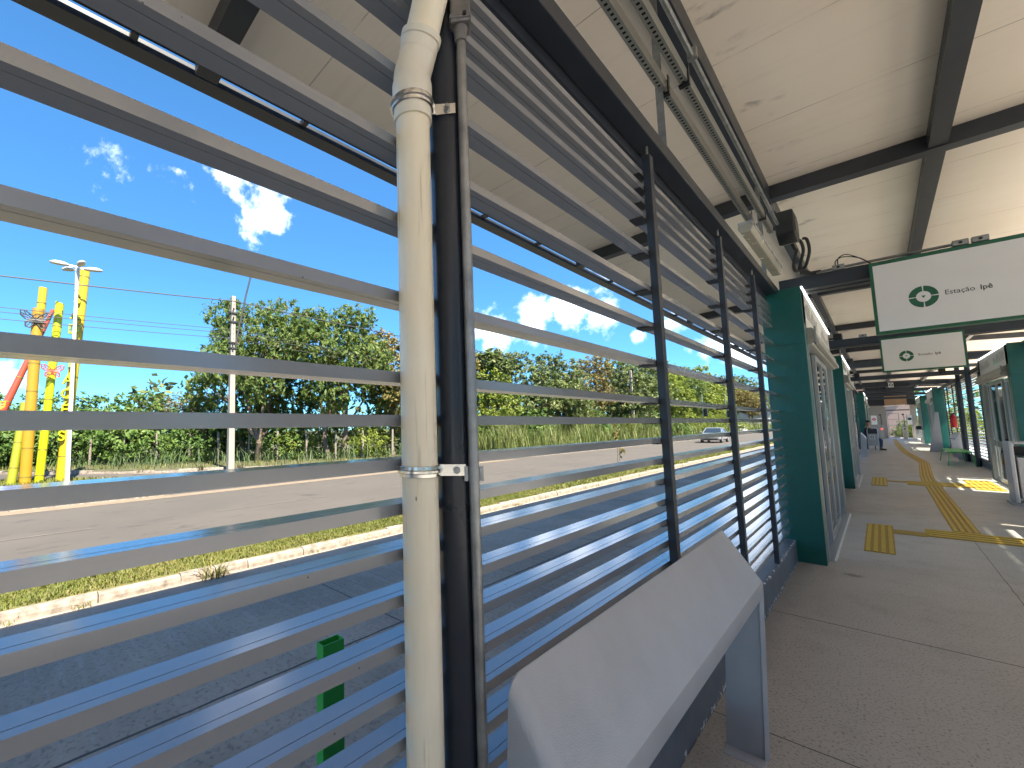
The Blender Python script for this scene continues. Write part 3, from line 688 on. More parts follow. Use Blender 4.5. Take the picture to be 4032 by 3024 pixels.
# ------------------------------------------------------------------ sliding door portals
def portal(label, sgn, xi, y0, y1, detail=True):
    """xi: inner face; sgn: outward direction; y0 near end, y1 far end"""
    t = thing('sliding_door_portal', label, 'door portal', (xi, (y0+y1)/2, 0), 'green sliding door portals')
    def bx(mb, a, b, ya, yb, za, zb):
        xa, xb = xi+sgn*a, xi+sgn*b; return mb.box(min(xa, xb), max(xa, xb), ya, yb, za, zb)
    dpt = .345; cw = .26
    for ya in (y0, y1-cw):
        o = bx(MB(), 0, dpt, ya, ya+cw, 0, 2.985).build('column', M['green'], t, bevel=.004)
        if detail and ya == y0: 
            MB().box(min(xi+sgn*.004, xi+sgn*dpt), max(xi+sgn*.004, xi+sgn*dpt), ya-.0012, ya+.0002, 2.352, 2.3555).build('seam', M['black'], o)
    ym = (y0+y1)/2
    hd = bx(MB(), .0, .05, y0+cw*.1, ym-.003, 2.575, 2.972); hd = hd.build('header_panel', M['white'], t, bevel=.003)
    bx(MB(), .0, .05, ym+.003, y1-.02, 2.575, 2.972).build('header_panel', M['white'], t, bevel=.003)
    bx(MB(), .055, dpt-.01, y0+cw+.002, y1-cw-.002, 2.40, 2.96).build('header_core', M['green'], t)
    bx(MB(), -.012, .012, y0+.03, y1-.05, 2.974, 2.990).build('top_edge_glow', M['led'], t)  # LED on left portals; on the right the glow imitates a sky-lit edge
    if detail:
        mb = MB(); rnd = random.Random(5)
        for s0, s1 in ((y0+.35, ym-.25), (ym+.25, y1-.4)):
            bx(mb, -.0015, -.0003, s0, s1, 2.70, 2.706)
            for k in range(16):
                yy = s0 + (s1-s0)*k/16; bx(mb, -.0015, -.0003, yy, yy+.010, 2.72, 2.72+.05+rnd.random()*.12)
        mb.build('route_diagram', M['ink'], hd)
        yy = y0+1.35; bx(MB(), -.004, -.0003, yy, yy+.07, 2.685, 2.725).build('indicator', M['greenled'], hd)
    # aluminium drive cover under the header
    ya, yb = y0+.28, y1-.02
    prof = [(0.052, 2.56), (-.035, 2.56), (-.055, 2.54), (-.055, 2.40), (-.030, 2.372), (.052, 2.372)]
    o = MB().extrude([(xi+sgn*a, z) for a, z in prof], 'y', ya, yb).build('drive_cover', M['motor'], t, bevel=.003)
    prof = [(-.0555, 2.50), (-.085, 2.42), (-.085, 2.385), (-.0555, 2.375)]
    MB().extrude([(xi+sgn*a, z) for a, z in prof], 'y', ya+.03, yb-.1).build('cover_flap', M['motor'], o, bevel=.002)
    if detail: bx(MB(), -.075, -.057, ya-.02, ya+.0, 2.36, 2.57).build('end_cap', M['grey'], o, bevel=.004)
    # jambs
    for q in (y0+cw+.001, y1-cw-.05):
        bx(MB(), .0, .07, q, q+.049, 0.005, 2.37).build('jamb', M['alu'], t, bevel=.002)
    a, b = y0+cw+.052, y1-cw-.052; n = 4; w = (b-a)/n
    for k in range(n):
        off = .012 if k in (1, 2) else .055
        la, lb = a+k*w-(.02 if k else 0), a+(k+1)*w+(.02 if k < n-1 else 0)
        mb = MB(); fr = .085
        bx(mb, off, off+.035, la, la+fr, .02, 2.34); bx(mb, off, off+.035, lb-fr, lb, .02, 2.34)
        bx(mb, off, off+.035, la+fr+.0003, lb-fr-.0003, .02, .11); bx(mb, off, off+.035, la+fr+.0003, lb-fr-.0003, 2.27, 2.34)
        d = mb.build('door_leaf', M['alu'], t, bevel=.002)
        bx(MB(), off+.014, off+.020, la+fr+.0005, lb-fr-.0005, .112, 2.268).build('pane', M['glass'], d)
        bx(MB(), off+.008, off+.012, la+fr+.001, lb-fr-.001, .84, .98).build('sticker_band', M['band'], d)
    mb = MB()
    bx(mb, -.035, .11, y0+cw+.001, y1-cw-.001, .0015, .006); mb.build('threshold', M['alu'], t)
    mb = MB(); yy = y0+cw
    while yy < y1-cw: bx(mb, -.055, -.037, yy, yy+.035, .001, .016); yy += .05
    mb.build('edge_brush', M['paintwhite'], t)
    return t
XL, XR = -.477, 1.79
portal('green sliding door portal nearest on the left, beyond the slats', -1, XL, 6.405, 10.40)
portal('second green sliding door portal along the left side', -1, XL, 14.0, 17.95)
portal('third green sliding door portal on the left, behind the seated person', -1, XL, 33.6, 37.5, False)
portal('farthest green sliding door portal on the left', -1, XL, 40.0, 43.9, False)
portal('green sliding door portal right of the viewer facing the sun', 1, XR, 6.405, 10.40)
portal('green sliding door portal at the right edge with the sunlit floor before it', 1, XR, 14.6, 18.42)
portal('far green sliding door portal on the right behind the tall leaning panel', 1, XR, 33.0, 37.0, False)
portal('farthest green sliding door portal on the right before the gates', 1, XR, 42.6, 46.6, False)

# ------------------------------------------------------------------ portal beams with the hanging signs
BY = [6.63, 12.42, 17.7, 23.5, 28.7, 34.6, 40.2, 46.2]
BL = ['nearest, carrying the large station sign', 'carrying the smaller station sign', 'with the small round camera', 'with the small direction sign', 'fifth along the walkway', 'sixth along the walkway', 'seventh along the walkway', 'last before the gates']
beams = []
for y, l in zip(BY, BL):
    o = thing('portal_beam', 'dark steel beam across the walkway, ' + l, 'beam', (.65, y, 3.0), 'steel beams across the walkway')
    MB().box(-.673, 2.069, y, y+.13, 2.99, 3.14).build('front_tube', M['steel'], o, bevel=.004)
    if y < 30: MB().box(-.673, 2.069, y+.20, y+.33, 2.995, 3.135).build('rear_tube', M['steel'], o, bevel=.004)
    beams.append(o)
def ring_sector(cx, cz, r0, r1, a0, a1, y, sx):
    pts = []
    for k in range(15): a = a0+(a1-a0)*k/14; pts.append((cx+sx*r1*math.cos(a), cz+r1*math.sin(a)))
    for k in range(14, -1, -1): a = a0+(a1-a0)*k/14; pts.append((cx+sx*r0*math.cos(a), cz+r0*math.sin(a)))
    return pts
def emblem(parent, cx, cz, r, y, m, sx=.9):
    mb = MB(); gap = .055
    for k in range(4):
        a0 = k*math.pi/2 + gap; a1 = (k+1)*math.pi/2 - gap
        pts = ring_sector(cx, cz, r*.50, r, a0, a1, y, sx); n = len(pts)//2
        for i in range(n-1):
            A, B = pts[i], pts[i+1]; C, D = pts[2*n-2-i], pts[2*n-1-i]
            mb.f.append(tuple(range(len(mb.v), len(mb.v)+4))); mb.v += [(A[0], y, A[1]), (B[0], y, B[1]), (C[0], y, C[1]), (D[0], y, D[1])]
    w = r*.155
    MB().poly([(cx-w*sx*1.0, y, cz+w*.62), (cx, y, cz-w*.85), (cx+w*sx*1.0, y, cz+w*.62)]).build('emblem_arrow', m, parent)
    return mb.build('emblem', m, parent)
def hanging_sign(label, y, x0, x1, z0, z1, ex, ez, er, tx, tz, ts, bev):
    t = thing('hanging_sign', label, 'sign', ((x0+x1)/2, y, (z0+z1)/2), 'white station name signs over the walkway')
    w = .022; yb = y+.125
    mb = MB().box(x0, x1, y+.006, yb, z0+.003, z1-.003)
    o = mb.build('case', M['sgreen'], t, bevel=.003)
    mb = MB().box(x0-.003, x0+w, y, yb-.01, z0, z1).box(x1-w, x1+.003, y, yb-.01, z0, z1).box(x0+w+.0003, x1-w-.0003, y, yb-.01, z1-w*1.6, z1).box(x0+w+.0003, x1-w-.0003, y, yb-.01, z0, z0+w*1.2)
    mb.build('frame', M['sgreen'], t, bevel=.002)
    f = MB().box(x0+w, x1-w, y+.002, y+.0058, z0+w*1.2, z1-w*1.6).build('panel', M['white'], t)
    emblem(f, ex, ez, er, y+.0008, M['sgreen'])
    rot = (math.pi/2, 0, 0)
    a = text('lettering', 'Estação', ts, M['ink'], f, (tx, y+.0012, tz), rot, .0004, 0, 'LEFT', .92)
    b = text('lettering', 'Ipê', ts, M['ink'], f, (tx+ts*3.22, y+.0012, tz), rot, .0004, ts*.014, 'LEFT', .92)
    return t
hanging_sign('large white station name sign with green frame, nearest over the walkway', 6.50, .045, 1.60, 2.367, 3.105, .373, 2.683, .104, .500, 2.690, .0625, 0)
hanging_sign('smaller white station name sign with green frame, second over the walkway', 12.28, .108, 1.100, 2.405, 3.055, .420, 2.679, .099, .560, 2.685, .060, 0)
def beam_box(label, x, y, w):
    t = thing('junction_box', label, 'junction box', (x, y, 3.14), 'cast junction boxes on the beams')
    MB().box(x-w/2, x+w/2, y-.035, y+.03, 3.142, 3.197).build('body', M['galv'], t, bevel=.005)
    MB().tube([(x, y-.034, 3.17), (x, y-.037, 3.17)], .013, 12).build('port', M['black'], t)
beam_box('small cast junction box with two black leads on the nearest beam', -.178, 6.66, .095)
beam_box('cast junction box above the large white sign', .64, 6.66, .10)
beam_box('longer cast junction box right above the large white sign', .755, 6.66, .10)
beam_box('small cast junction box on the second beam', -.10, 12.45, .11)
o = MB().tube([(-.50, 6.66, 3.155), (-.22, 6.66, 3.168), (.59, 6.66, 3.168)], .014, 10).build('beam_conduit', M['galv'], smooth=True)
tag(o, 'galvanised conduit lying along the nearest beam above the large sign', 'conduit')
for k, s in enumerate((0, .02)):
    o = MB().tube(spl([(-.20+s, 6.64, 3.19), (-.19+s, 6.62, 3.24+s), (-.13+s, 6.60, 3.26+s), (-.02, 6.58, 3.21), (.06, 6.56, 3.12)]), .005, 8).build('sign_lead', M['rubber'], smooth=True)
    tag(o, 'thin black lead looping from the junction box to the large sign', 'cable', 'black leads of the large sign')

# fluorescent batten, loudspeaker and black hoses
t = thing('batten_lamp', 'weatherproof tube lamp with clear ribbed cover under the cable channels', 'lamp', (-.655, 5.6, 3.2))
lx, ly0, ly1, lz = -.662, 4.72, 6.42, 3.185
prof = [(-.052, .045), (-.055, .02), (-.035, -.028), (.035, -.028), (.055, .02), (.052, .045)]
MB().extrude([(lx+a, lz+b) for a, b in prof], 'y', ly0, ly1).build('cover', M['lens'], t, bevel=.008)
MB().box(lx-.054, lx+.054, ly0+.01, ly1-.01, lz+.046, lz+.075).build('housing', M['grey'], t, bevel=.005)
for s in (-.018, .018): MB().tube([(lx+s, ly0+.1, lz+.012), (lx+s, ly1-.1, lz+.012)], .011, 10).build('lamp_tube', M['tube'], t)
mb = MB()
for k in range(6):
    yy = ly0+.06+k*.31
    for s in (-1, 1): mb.box(lx+s*.056-.002, lx+s*.056+.002, yy, yy+.018, lz+.022, lz+.052)
mb.build('latch', M['galv'], t)
for k, y in enumerate((5.0, 6.1)): pass
MB().box(lx-.012, lx+.012, 5.0, 5.03, lz+.076, 3.419).box(lx-.012, lx+.012, 5.30, 5.33, lz+.076, 3.419).build('bracket', M['galv'], t)
def speaker(label, x, y, z, s=1.0):
    t = thing('loudspeaker', label, 'loudspeaker', (x, y, z), 'black wedge loudspeakers over the walkway')
    prof = [(-.13, .13), (.10, .16), (.19, .05), (.16, -.10), (.02, -.16), (-.10, -.10)]
    m = MB().extrude([(y+a*s*1.6, z+b*s) for a, b in prof], 'x', x-.075*s, x+.075*s).build('cabinet', M['black'], t, bevel=.012)
    MB().box(x+.076*s, x+.080*s, y-.12*s, y+.16*s, z-.07*s, z+.10*s).build('grille', M['navy'], t)
    MB().box(x-.16*s, x-.076*s, y-.02, y+.02, z+.02, z+.05).build('bracket', M['black'], t)
    return t
speaker('black loudspeaker hanging beside the clear tube lamp', -.515, 6.10, 3.56, 1.0)
for i, (y, l) in enumerate(((12.6, 'black loudspeaker above the second left portal'), (17.9, 'black loudspeaker past the second left portal'), (23.6, 'black loudspeaker high on the left in the middle of the walkway'))):
    speaker(l, -.45, y, 3.16, .85)
speaker('black loudspeaker high on the right above the sunlit slats', 1.55, 23.6, 3.16, .9)
for i, (dx_, dz_, yy) in enumerate(((0, 0, 6.38), (.045, .03, 6.44), (-.05, -.08, 6.32))):
    o = MB().tube(spl([(-.47+dx_, yy, 3.52), (-.435+dx_, yy+.01, 3.47+dz_), (-.425+dx_, yy+.05, 3.38), (-.46+dx_, yy+.1, 3.26), (-.475+dx_*.6, yy+.14, 3.20-.01*i), (-.44, yy+.2, 3.162+.012*i), (-.36+dx_, 6.66, 3.160+.012*i)]), .0145, 10).build('cable_hose', M['rubber'], smooth=True)
    tag(o, 'black corrugated cable hose looping down from the loudspeaker to the beam', 'cable', 'black hoses below the loudspeaker')

# ------------------------------------------------------------------ tactile paving: raised yellow mats
def tac_mat():
    m = mat('tactile_mat', (.62, .40, .04), .6); g = NT(m); t = g.obj(); 
    c = g.mix(g.step(g.noise(t, 5), .3, .7), (.40, .245, .028), (.33, .20, .026))
    c = g.mix(g.math('MULTIPLY', g.step(g.noise(t, 1.2), .5, .75), .35), c, (.24, .15, .04))
    v = g.N.new('ShaderNodeTexVoronoi'); v.inputs['Scale'].default_value = 38; g.L.new(t, v.inputs['Vector'])
    g.L.new(c, g.b.inputs['Base Color']); g.bump(v.outputs['Distance'], .5, .006); return m
M['tac'] = tac_mat(); M['tacbar'] = mat('tactile_bar', (.56, .355, .035), .5, 0, var=.12, vscale=7)
tacbars = MB()
def bars(mb, pts, w, n, z):
    """n raised bars along a polyline of given total width"""
    for i in range(n):
        o = -w/2 + w*(i+.5)/n; hw = w/n*.28
        for (xa, ya), (xb, yb) in zip(pts, pts[1:]):
            L = math.hypot(xb-xa, yb-ya); nx, ny = (yb-ya)/L, -(xb-xa)/L
            p = [(xa+nx*(o-hw), ya+ny*(o-hw)), (xb+nx*(o-hw), yb+ny*(o-hw)), (xb+nx*(o+hw), yb+ny*(o+hw)), (xa+nx*(o+hw), ya+ny*(o+hw))]
            mb.extrude(p, 'z', z, z+.006)
def pad(mb, x0, x1, y0, y1, z=.001, h=.004): mb.box(x0, x1, y0, y1, z, z+h)
mb = MB()
poly = [(.660, 9.47), (.690, 14.6)]
def ribbon(mb, pts, w, z0, z1):
    for (xa, ya), (xb, yb) in zip(pts, pts[1:]):
        p = [(xa-w/2, ya), (xa+w/2, ya), (xb+w/2, yb), (xb-w/2, yb)]; mb.extrude(p, 'z', z0, z1)
S1 = [(.660, 9.465), (.695, 15.6)]; S2 = [(.695, 16.6), (.715, 18.0), (.925, 24.0)]; S3 = [(.925, 24.0), (.70, 31), (.63, 39), (.69, 53)]
ribbon(mb, S1, .235, .001, .005); ribbon(mb, S2, .235, .001, .005); ribbon(mb, S3, .235, .001, .005)
for s in (S1, S2, S3): bars(tacbars, s, .235, 4, .0051)
# crossing rows and door pads
pad(mb, -.238, .010, 7.44, 9.42); pad(mb, .0105, .298, 8.82, 9.14); pad(mb, .3, 1.30, 8.87, 9.463)
pad(mb, -.25, .010, 15.0, 17.15); pad(mb, .0105, .32, 16.1, 16.45); pad(mb, .322, 1.25, 15.61, 16.595); pad(mb, 1.26, 1.66, 15.3, 17.6)
for x0, x1, y0, y1, n in ((-.238, .010, 7.44, 9.42, 4), (-.25, .01, 15.0, 17.15, 4), (1.26, 1.66, 15.3, 17.6, 5)):
    bars(tacbars, [((x0+x1)/2, y0), ((x0+x1)/2, y1)], x1-x0, n, .0051)
for x0, x1, y0, y1 in ((.3, 1.30, 8.87, 9.463), (.322, 1.25, 15.61, 16.595)):
    y = (y0+y1)/2; bars(tacbars, [(x0, y), (x1, y)], y1-y0, 4, .0051)
mb.build('tactile_paving', M['tac'], kind='structure'); tacbars.build('tactile_paving_bars', M['tacbar'], kind='structure')

# ------------------------------------------------------------------ farther things on the platform
def bin_stand(label, x, y):
    t = thing('litter_bin', label, 'bin', (x, y, 0))
    path = [(x-.02, y, .0), (x-.02, y, 1.02), (x+.06, y, 1.09), (x+.62, y, 1.09), (x+.70, y, 1.02), (x+.70, y, .0)]
    mb = MB()
    mb.box(x-.06, x-.005, y-.25, y+.25, .03, 1.09).box(x+.665, x+.72, y-.25, y+.25, .03, 1.09).box(x-.0045, x+.6645, y-.25, y+.25, 1.05, 1.09)
    mb.build('frame', M['perch'], t, bevel=.015)
    MB().box(x+.02, x+.64, y-.20, y+.22, .10, .82).build('container', M['perch'], t, bevel=.01)
    MB().box(x+.02, x+.64, y+.10, y+.2, .83, 1.0).build('opening', M['black'], t)
    MB().box(x-.09, x+.74, y-.30, y+.30, .0, .028).build('base', M['grey'], t, bevel=.008)
bin_stand('grey steel litter bin in an upturned frame at the right edge', 1.535, 13.3)
t = thing('bench', 'bright green two seat bench before the sunlit slats', 'bench', (1.68, 24.0, 0))
for a, b in ((22.75, 24.05), (24.1, 25.4)): MB().box(1.42, 1.90, a, b, .435, .455).build('seat', M['benchgreen'], t, bevel=.01)
for sx_, x in ((-.06, 1.44), (.05, 1.88)):
    for sy_, y in ((-.25, 22.85), (.25, 25.3)): MB().tube([(x, y, .435), (x+sx_, y+sy_*.6, 0)], .012, 8).build('leg', M['benchgreen'], t)
for y in (22.85, 25.3): MB().tube([(1.44, y, .425), (1.88, y, .425)], .011, 8).build('rail', M['benchgreen'], t)
perch('grey leaning perch behind the green bench on the right', 26.5, 28.2, 1.43, -1)
perch('grey leaning perch on the left before the logo screen', 26.4, 27.7, -.035, 1)
t = thing('fire_extinguisher', 'red fire extinguisher hanging on the sunlit slats', 'extinguisher', (1.99, 28.2, 1.2))
MB().lathe([(.02, 0), (.075, .01), (.085, .04), (.085, .40), (.06, .47), (.03, .50), (.03, .54)], (1.98, 28.1, 1.17), 18).build('cylinder', M['red'], t, smooth=True)
MB().box(1.94, 2.03, 28.04, 28.16, 1.712, 1.75).tube([(1.95, 28.05, 1.72), (1.9, 28.0, 1.62), (1.89, 28.0, 1.4)], .012, 8).build('valve', M['black'], t)
t = thing('tall_leaning_panel', 'tall grey tapered panel leaning by the far right portal', 'panel', (1.68, 32.2, 0))  # plain leaning panel, holds no display
MB().extrude([(1.46, 0), (1.88, 0), (1.86, 1.84), (1.76, 1.85)], 'y', 32.2, 32.26).build('sheet', M['grey'], t, bevel=.004)
MB().box(1.6, 1.78, 32.27, 32.5, 0, .9).build('stay', M['grey'], t)
def logo_screen(label, x0, x1, y):
    t = thing('screen_panel', label, 'screen', ((x0+x1)/2, y, 0), 'grey logo screens beside the walkway')
    MB().tube([(x0, y, 0), (x0, y, 1.05), (x0+.04, y, 1.17), (x1-.05, y, 1.17), (x1, y, 1.08), (x1, y, 0)], .016, 10).build('frame', M['alu'], t, smooth=True)
    MB().box(x0+.017, x1-.017, y-.006, y+.006, .28, .86).build('board', M['grey'], t)
    MB().box(x0+.017, x1-.017, y-.007, y+.007, .863, 1.10).build('upper_board', M['navy'], t)
    cxm = (x0+x1)/2-.02
    s = MB().box(cxm-.085, cxm+.085, y-.0105, y-.0072, .60, .79).build('sticker', M['white'], t)
    emblem(s, cxm, .695, .075, y-.0115, M['ink'])
    MB().tube([(x0+.03, y, .13), (x1-.03, y, .13)], .012, 8).build('rail', M['alu'], t)
logo_screen('grey logo screen hiding the seated person on the left', -.46, -.115, 31.35)
logo_screen('grey logo screen on the right before the far gates', 1.56, 2.02, 44.8)
t = thing('direction_sign', 'small dark hanging direction sign with a round white emblem', 'sign', (.55, 23.3, 2.75))
MB().box(.42, .79, 23.3, 23.36, 2.68, 2.83).build('board', M['navy'], t)
s = MB().box(.30, .418, 23.3, 23.36, 2.67, 2.83).build('emblem_plate', M['white'], t); emblem(s, .36, 2.75, .055, 23.295, M['ink'])
t = thing('dome_camera', 'small round white camera under the third beam', 'camera', (.49, 17.6, 2.93))
MB().lathe([(.055, 0), (.06, -.02), (.05, -.05)], (.49, 17.66, 2.988), 18).build('ring', M['paintwhite'], t); MB().lathe([(.035, 0), (.03, -.03), (.01, -.045)], (.49, 17.66, 2.936), 14).build('lens', M['black'], t)
# end of the station
t = thing('end_wall', 'cream end wall beside the bright exit opening', 'wall', (.7, 55, 0))
MB().box(-.70, .40, 55, 55.15, 0, 2.75).box(1.72, 2.05, 55, 55.15, 0, 2.75).build('wall', M['cream'], t)
MB().box(-.70, 2.06, 54.95, 55.2, 2.753, 4.22).build('lintel', M['navy'], t)
MB().box(.42, 1.70, 54.98, 55.10, 2.30, 2.38).build('transom', M['steel'], t)
o = MB().box(.36, 1.56, 53.6, 53.7, 2.72, 3.48).build('notice_board', M['brown'], None, bevel=.01); tag(o, 'large brown board hanging above the exit gates', 'board')
o = MB().tube([(.3, 53.5, 2.66), (1.45, 53.5, 2.72)], .03, 10).build('lamp_tube', M['paintwhite']); tag(o, 'white tube lamp under the brown board', 'lamp')
def turnstile(label, x, y, led):
    t = thing('turnstile', label, 'turnstile', (x, y, 0), 'exit turnstiles')
    MB().box(x-.11, x+.11, y, y+1.2, 0, 1.12).build('cabinet', M['motor'], t, bevel=.02)
    MB().lathe([(.05, -.002), (.05, .0)], (x, y, 0), 8) 
    MB().tube([(x, y-.004, .80), (x, y-.010, .80)], .055, 14).build('signal', led, t)
    MB().box(x-.05, x+.05, y-.006, y-.001, 1.0, 1.05).build('slot', M['black'], t)
    MB().tube([(x+.02, y+.3, 1.12), (x+.02, y+.3, 1.8), (x-.05, y+.2, 1.95)], .02, 8).tube([(x-.08, y+.1, 1.95), (x+.04, y+.1, 1.95)], .05, 8).build('reader_post', M['black'], t)
turnstile('left exit turnstile with a glowing red signal', .055, 52.6, M['redled'])
turnstile('right exit turnstile with a dark green signal', 1.28, 52.6, M['ink'])
def gate(label, x0, x1, y, z0, z1, board=None, group='tube framed gates at the exit'):
    t = thing('barrier_gate', label, 'gate', ((x0+x1)/2, y, 0), group)
    MB().tube([(x0, y, z0), (x0, y, z1-.08), (x0+.06, y, z1), (x1-.06, y, z1), (x1, y, z1-.08), (x1, y, z0+.06), (x1-.06, y, z0), (x0, y, z0)], .018, 8).build('frame', M['galv'], t, smooth=True)
    mb = MB()
    for k in range(1, 4): mb.tube([(x0, y, z0+(z1-z0)*k/4), (x1, y, z0+(z1-z0)*k/4)], .012, 6)
    mb.build('rail', M['galv'], t)
    if board:
        s = MB().box(x0+.03, x1-.03, y-.03, y-.02, z1-.75, z1-.02).build('board', M['white'], t)
        cx_, cz_ = (x0+x1)/2, z1-.32
        mb = MB().tube([(cx_, y-.031, cz_), (cx_, y-.036, cz_)], .11, 20); d = mb.build('disc', board, s)
        if board is M['red']:
            mb = MB()
            for sg in (-1, 1): mb.extrude([(cx_-.06, cz_-.06*sg-.015), (cx_-.06, cz_-.06*sg+.015), (cx_+.06, cz_+.06*sg+.015), (cx_+.06, cz_+.06*sg-.015)], 'y', y-.041-.002*sg, y-.038)
            mb.build('cross', M['white'], d)
gate('closed left gate with white board and red cross disc', -.50, -.12, 52.4, .1, 1.92, M['red'])
gate('open middle gate in the bright exit opening', .45, 1.06, 54.2, .1, 2.05)
gate('right gate with white board and pale green disc', 1.42, 1.72, 52.4, .1, 1.9, M['band'])

# seated person: one continuous figure grown from a skeleton
def person():
    X0, Y0 = -.42, 32.9
    t = thing('person', 'person in dark jacket and blue jeans sitting sideways behind the grey logo screen', 'person', (X0, Y0, 0))
    def skin(name, m, pts, edges, rad, root=0):
        me = bpy.data.meshes.new(name); me.from_pydata([(x, y, z) for x, y, z in pts], edges, []); me.materials.append(m)
        o = bpy.data.objects.new(name, me); COL.objects.link(o); o.parent = t
        md = o.modifiers.new('skin', 'SKIN'); md.use_smooth_shade = True
        for i, r in enumerate(rad): me.skin_vertices[0].data[i].radius = (r, r)
        me.skin_vertices[0].data[root].use_root = True
        sb = o.modifiers.new('sub', 'SUBSURF'); sb.levels = sb.render_levels = 2
        return o
    skinm = mat('skin', (.36, .20, .13), .5); jeans = mat('jeans', (.035, .07, .13), .8, 0, var=.15, vscale=20); jack = mat('dark_jacket', (.016, .016, .022), .75, 0, var=.2)
    # body: pelvis, spine, neck, head, legs, arms
    pts = [(0, 0, .52), (-.03, 0, .72), (-.04, 0, .98), (-.03, 0, 1.17), (-.02, 0, 1.23), (.01, 0, 1.30), (.0, 0, 1.40), (-.005, 0, 1.47),
           (.05, -.09, .50), (.40, -.10, .56), (.36, -.10, .10), (.50, -.10, .045),
           (.05, .09, .50), (.38, .10, .56), (.33, .10, .10), (.47, .10, .045),
           (-.03, -.19, 1.14), (.02, -.23, .88), (.24, -.16, .72), (.31, -.14, .69),
           (-.03, .19, 1.14), (.02, .23, .88), (.24, .16, .72), (.31, .14, .69)]
    edges = [(0,1),(1,2),(2,3),(3,4),(4,5),(5,6),(6,7),(0,8),(8,9),(9,10),(10,11),(0,12),(12,13),(13,14),(14,15),(3,16),(16,17),(17,18),(18,19),(3,20),(20,21),(21,22),(22,23)]
    rad = [.145,.13,.145,.115,.06,.075,.085,.06,.095,.065,.045,.04,.095,.065,.045,.04,.07,.05,.036,.03,.07,.05,.036,.03]
    skin('body', skinm, pts, edges, rad)
    # jacket and jeans follow the body a little larger
    jp = [0,1,2,3,16,17,18,20,21,22]; mp = {v: i for i, v in enumerate(jp)}
    skin('jacket', jack, [pts[i] for i in jp], [(mp[a], mp[b]) for a, b in edges if a in mp and b in mp], [rad[i]*1.17 for i in jp])
    jp = [0,8,9,10,12,13,14]; mp = {v: i for i, v in enumerate(jp)}
    skin('jeans', jeans, [pts[i] for i in jp], [(mp[a], mp[b]) for a, b in edges if a in mp and b in mp], [rad[i]*1.18 for i in jp])
    for yy, ex in ((-.10, .36), (.10, .33)):
        MB().lathe([(.02, 0), (.055, .0), (.055, .06), (.05, .12)], (X0+ex, Y0+yy, .0), 12).tube([(X0+ex-.03, Y0+yy, .045), (X0+ex+.1, Y0+yy, .045), (X0+ex+.19, Y0+yy, .03)], [.045, .05, .03], 10).build('shoe', M['black'], t, smooth=True)
    mb = MB(); hc = (X0-.012, Y0, 1.425)
    mb.lathe([(.085, -.02), (.094, .02), (.088, .06), (.06, .092), (.01, .105)], hc, 16).build('hair', mat('dark_hair', (.012, .009, .007), .7), t, smooth=True)
    MB().tube([(X0+.078, Y0, 1.405), (X0+.108, Y0, 1.385)], [.012, .016], 8).build('nose', skinm, t, smooth=True)
    # fingers closed over the knee
    mb = MB()
    for s in (-1, 1):
        for k in range(4): yk = Y0+s*.14+(k-1.5)*.018; mb.tube([(X0+.31, yk, .69), (X0+.355+.006*(k % 2), yk, .675), (X0+.385, yk, .64)], [.010, .009, .007], 6)
        mb.tube([(X0+.29, Y0+s*.10, .69), (X0+.33, Y0+s*.085, .67)], [.011, .008], 6)
    mb.build('finger', skinm, t, smooth=True)
    s = thing('seat_stool', 'plain dark stool under the seated person', 'stool', (X0, Y0, 0))
    MB().box(X0-.2, X0+.2, Y0-.2, Y0+.2, .36, .40).build('seat', M['black'], s, bevel=.01)
    for a in (-.17, .17):
        for b in (-.17, .17): MB().tube([(X0+a, Y0+b, 0), (X0+a, Y0+b, .36)], .015, 8).build('leg', M['black'], s)
person()

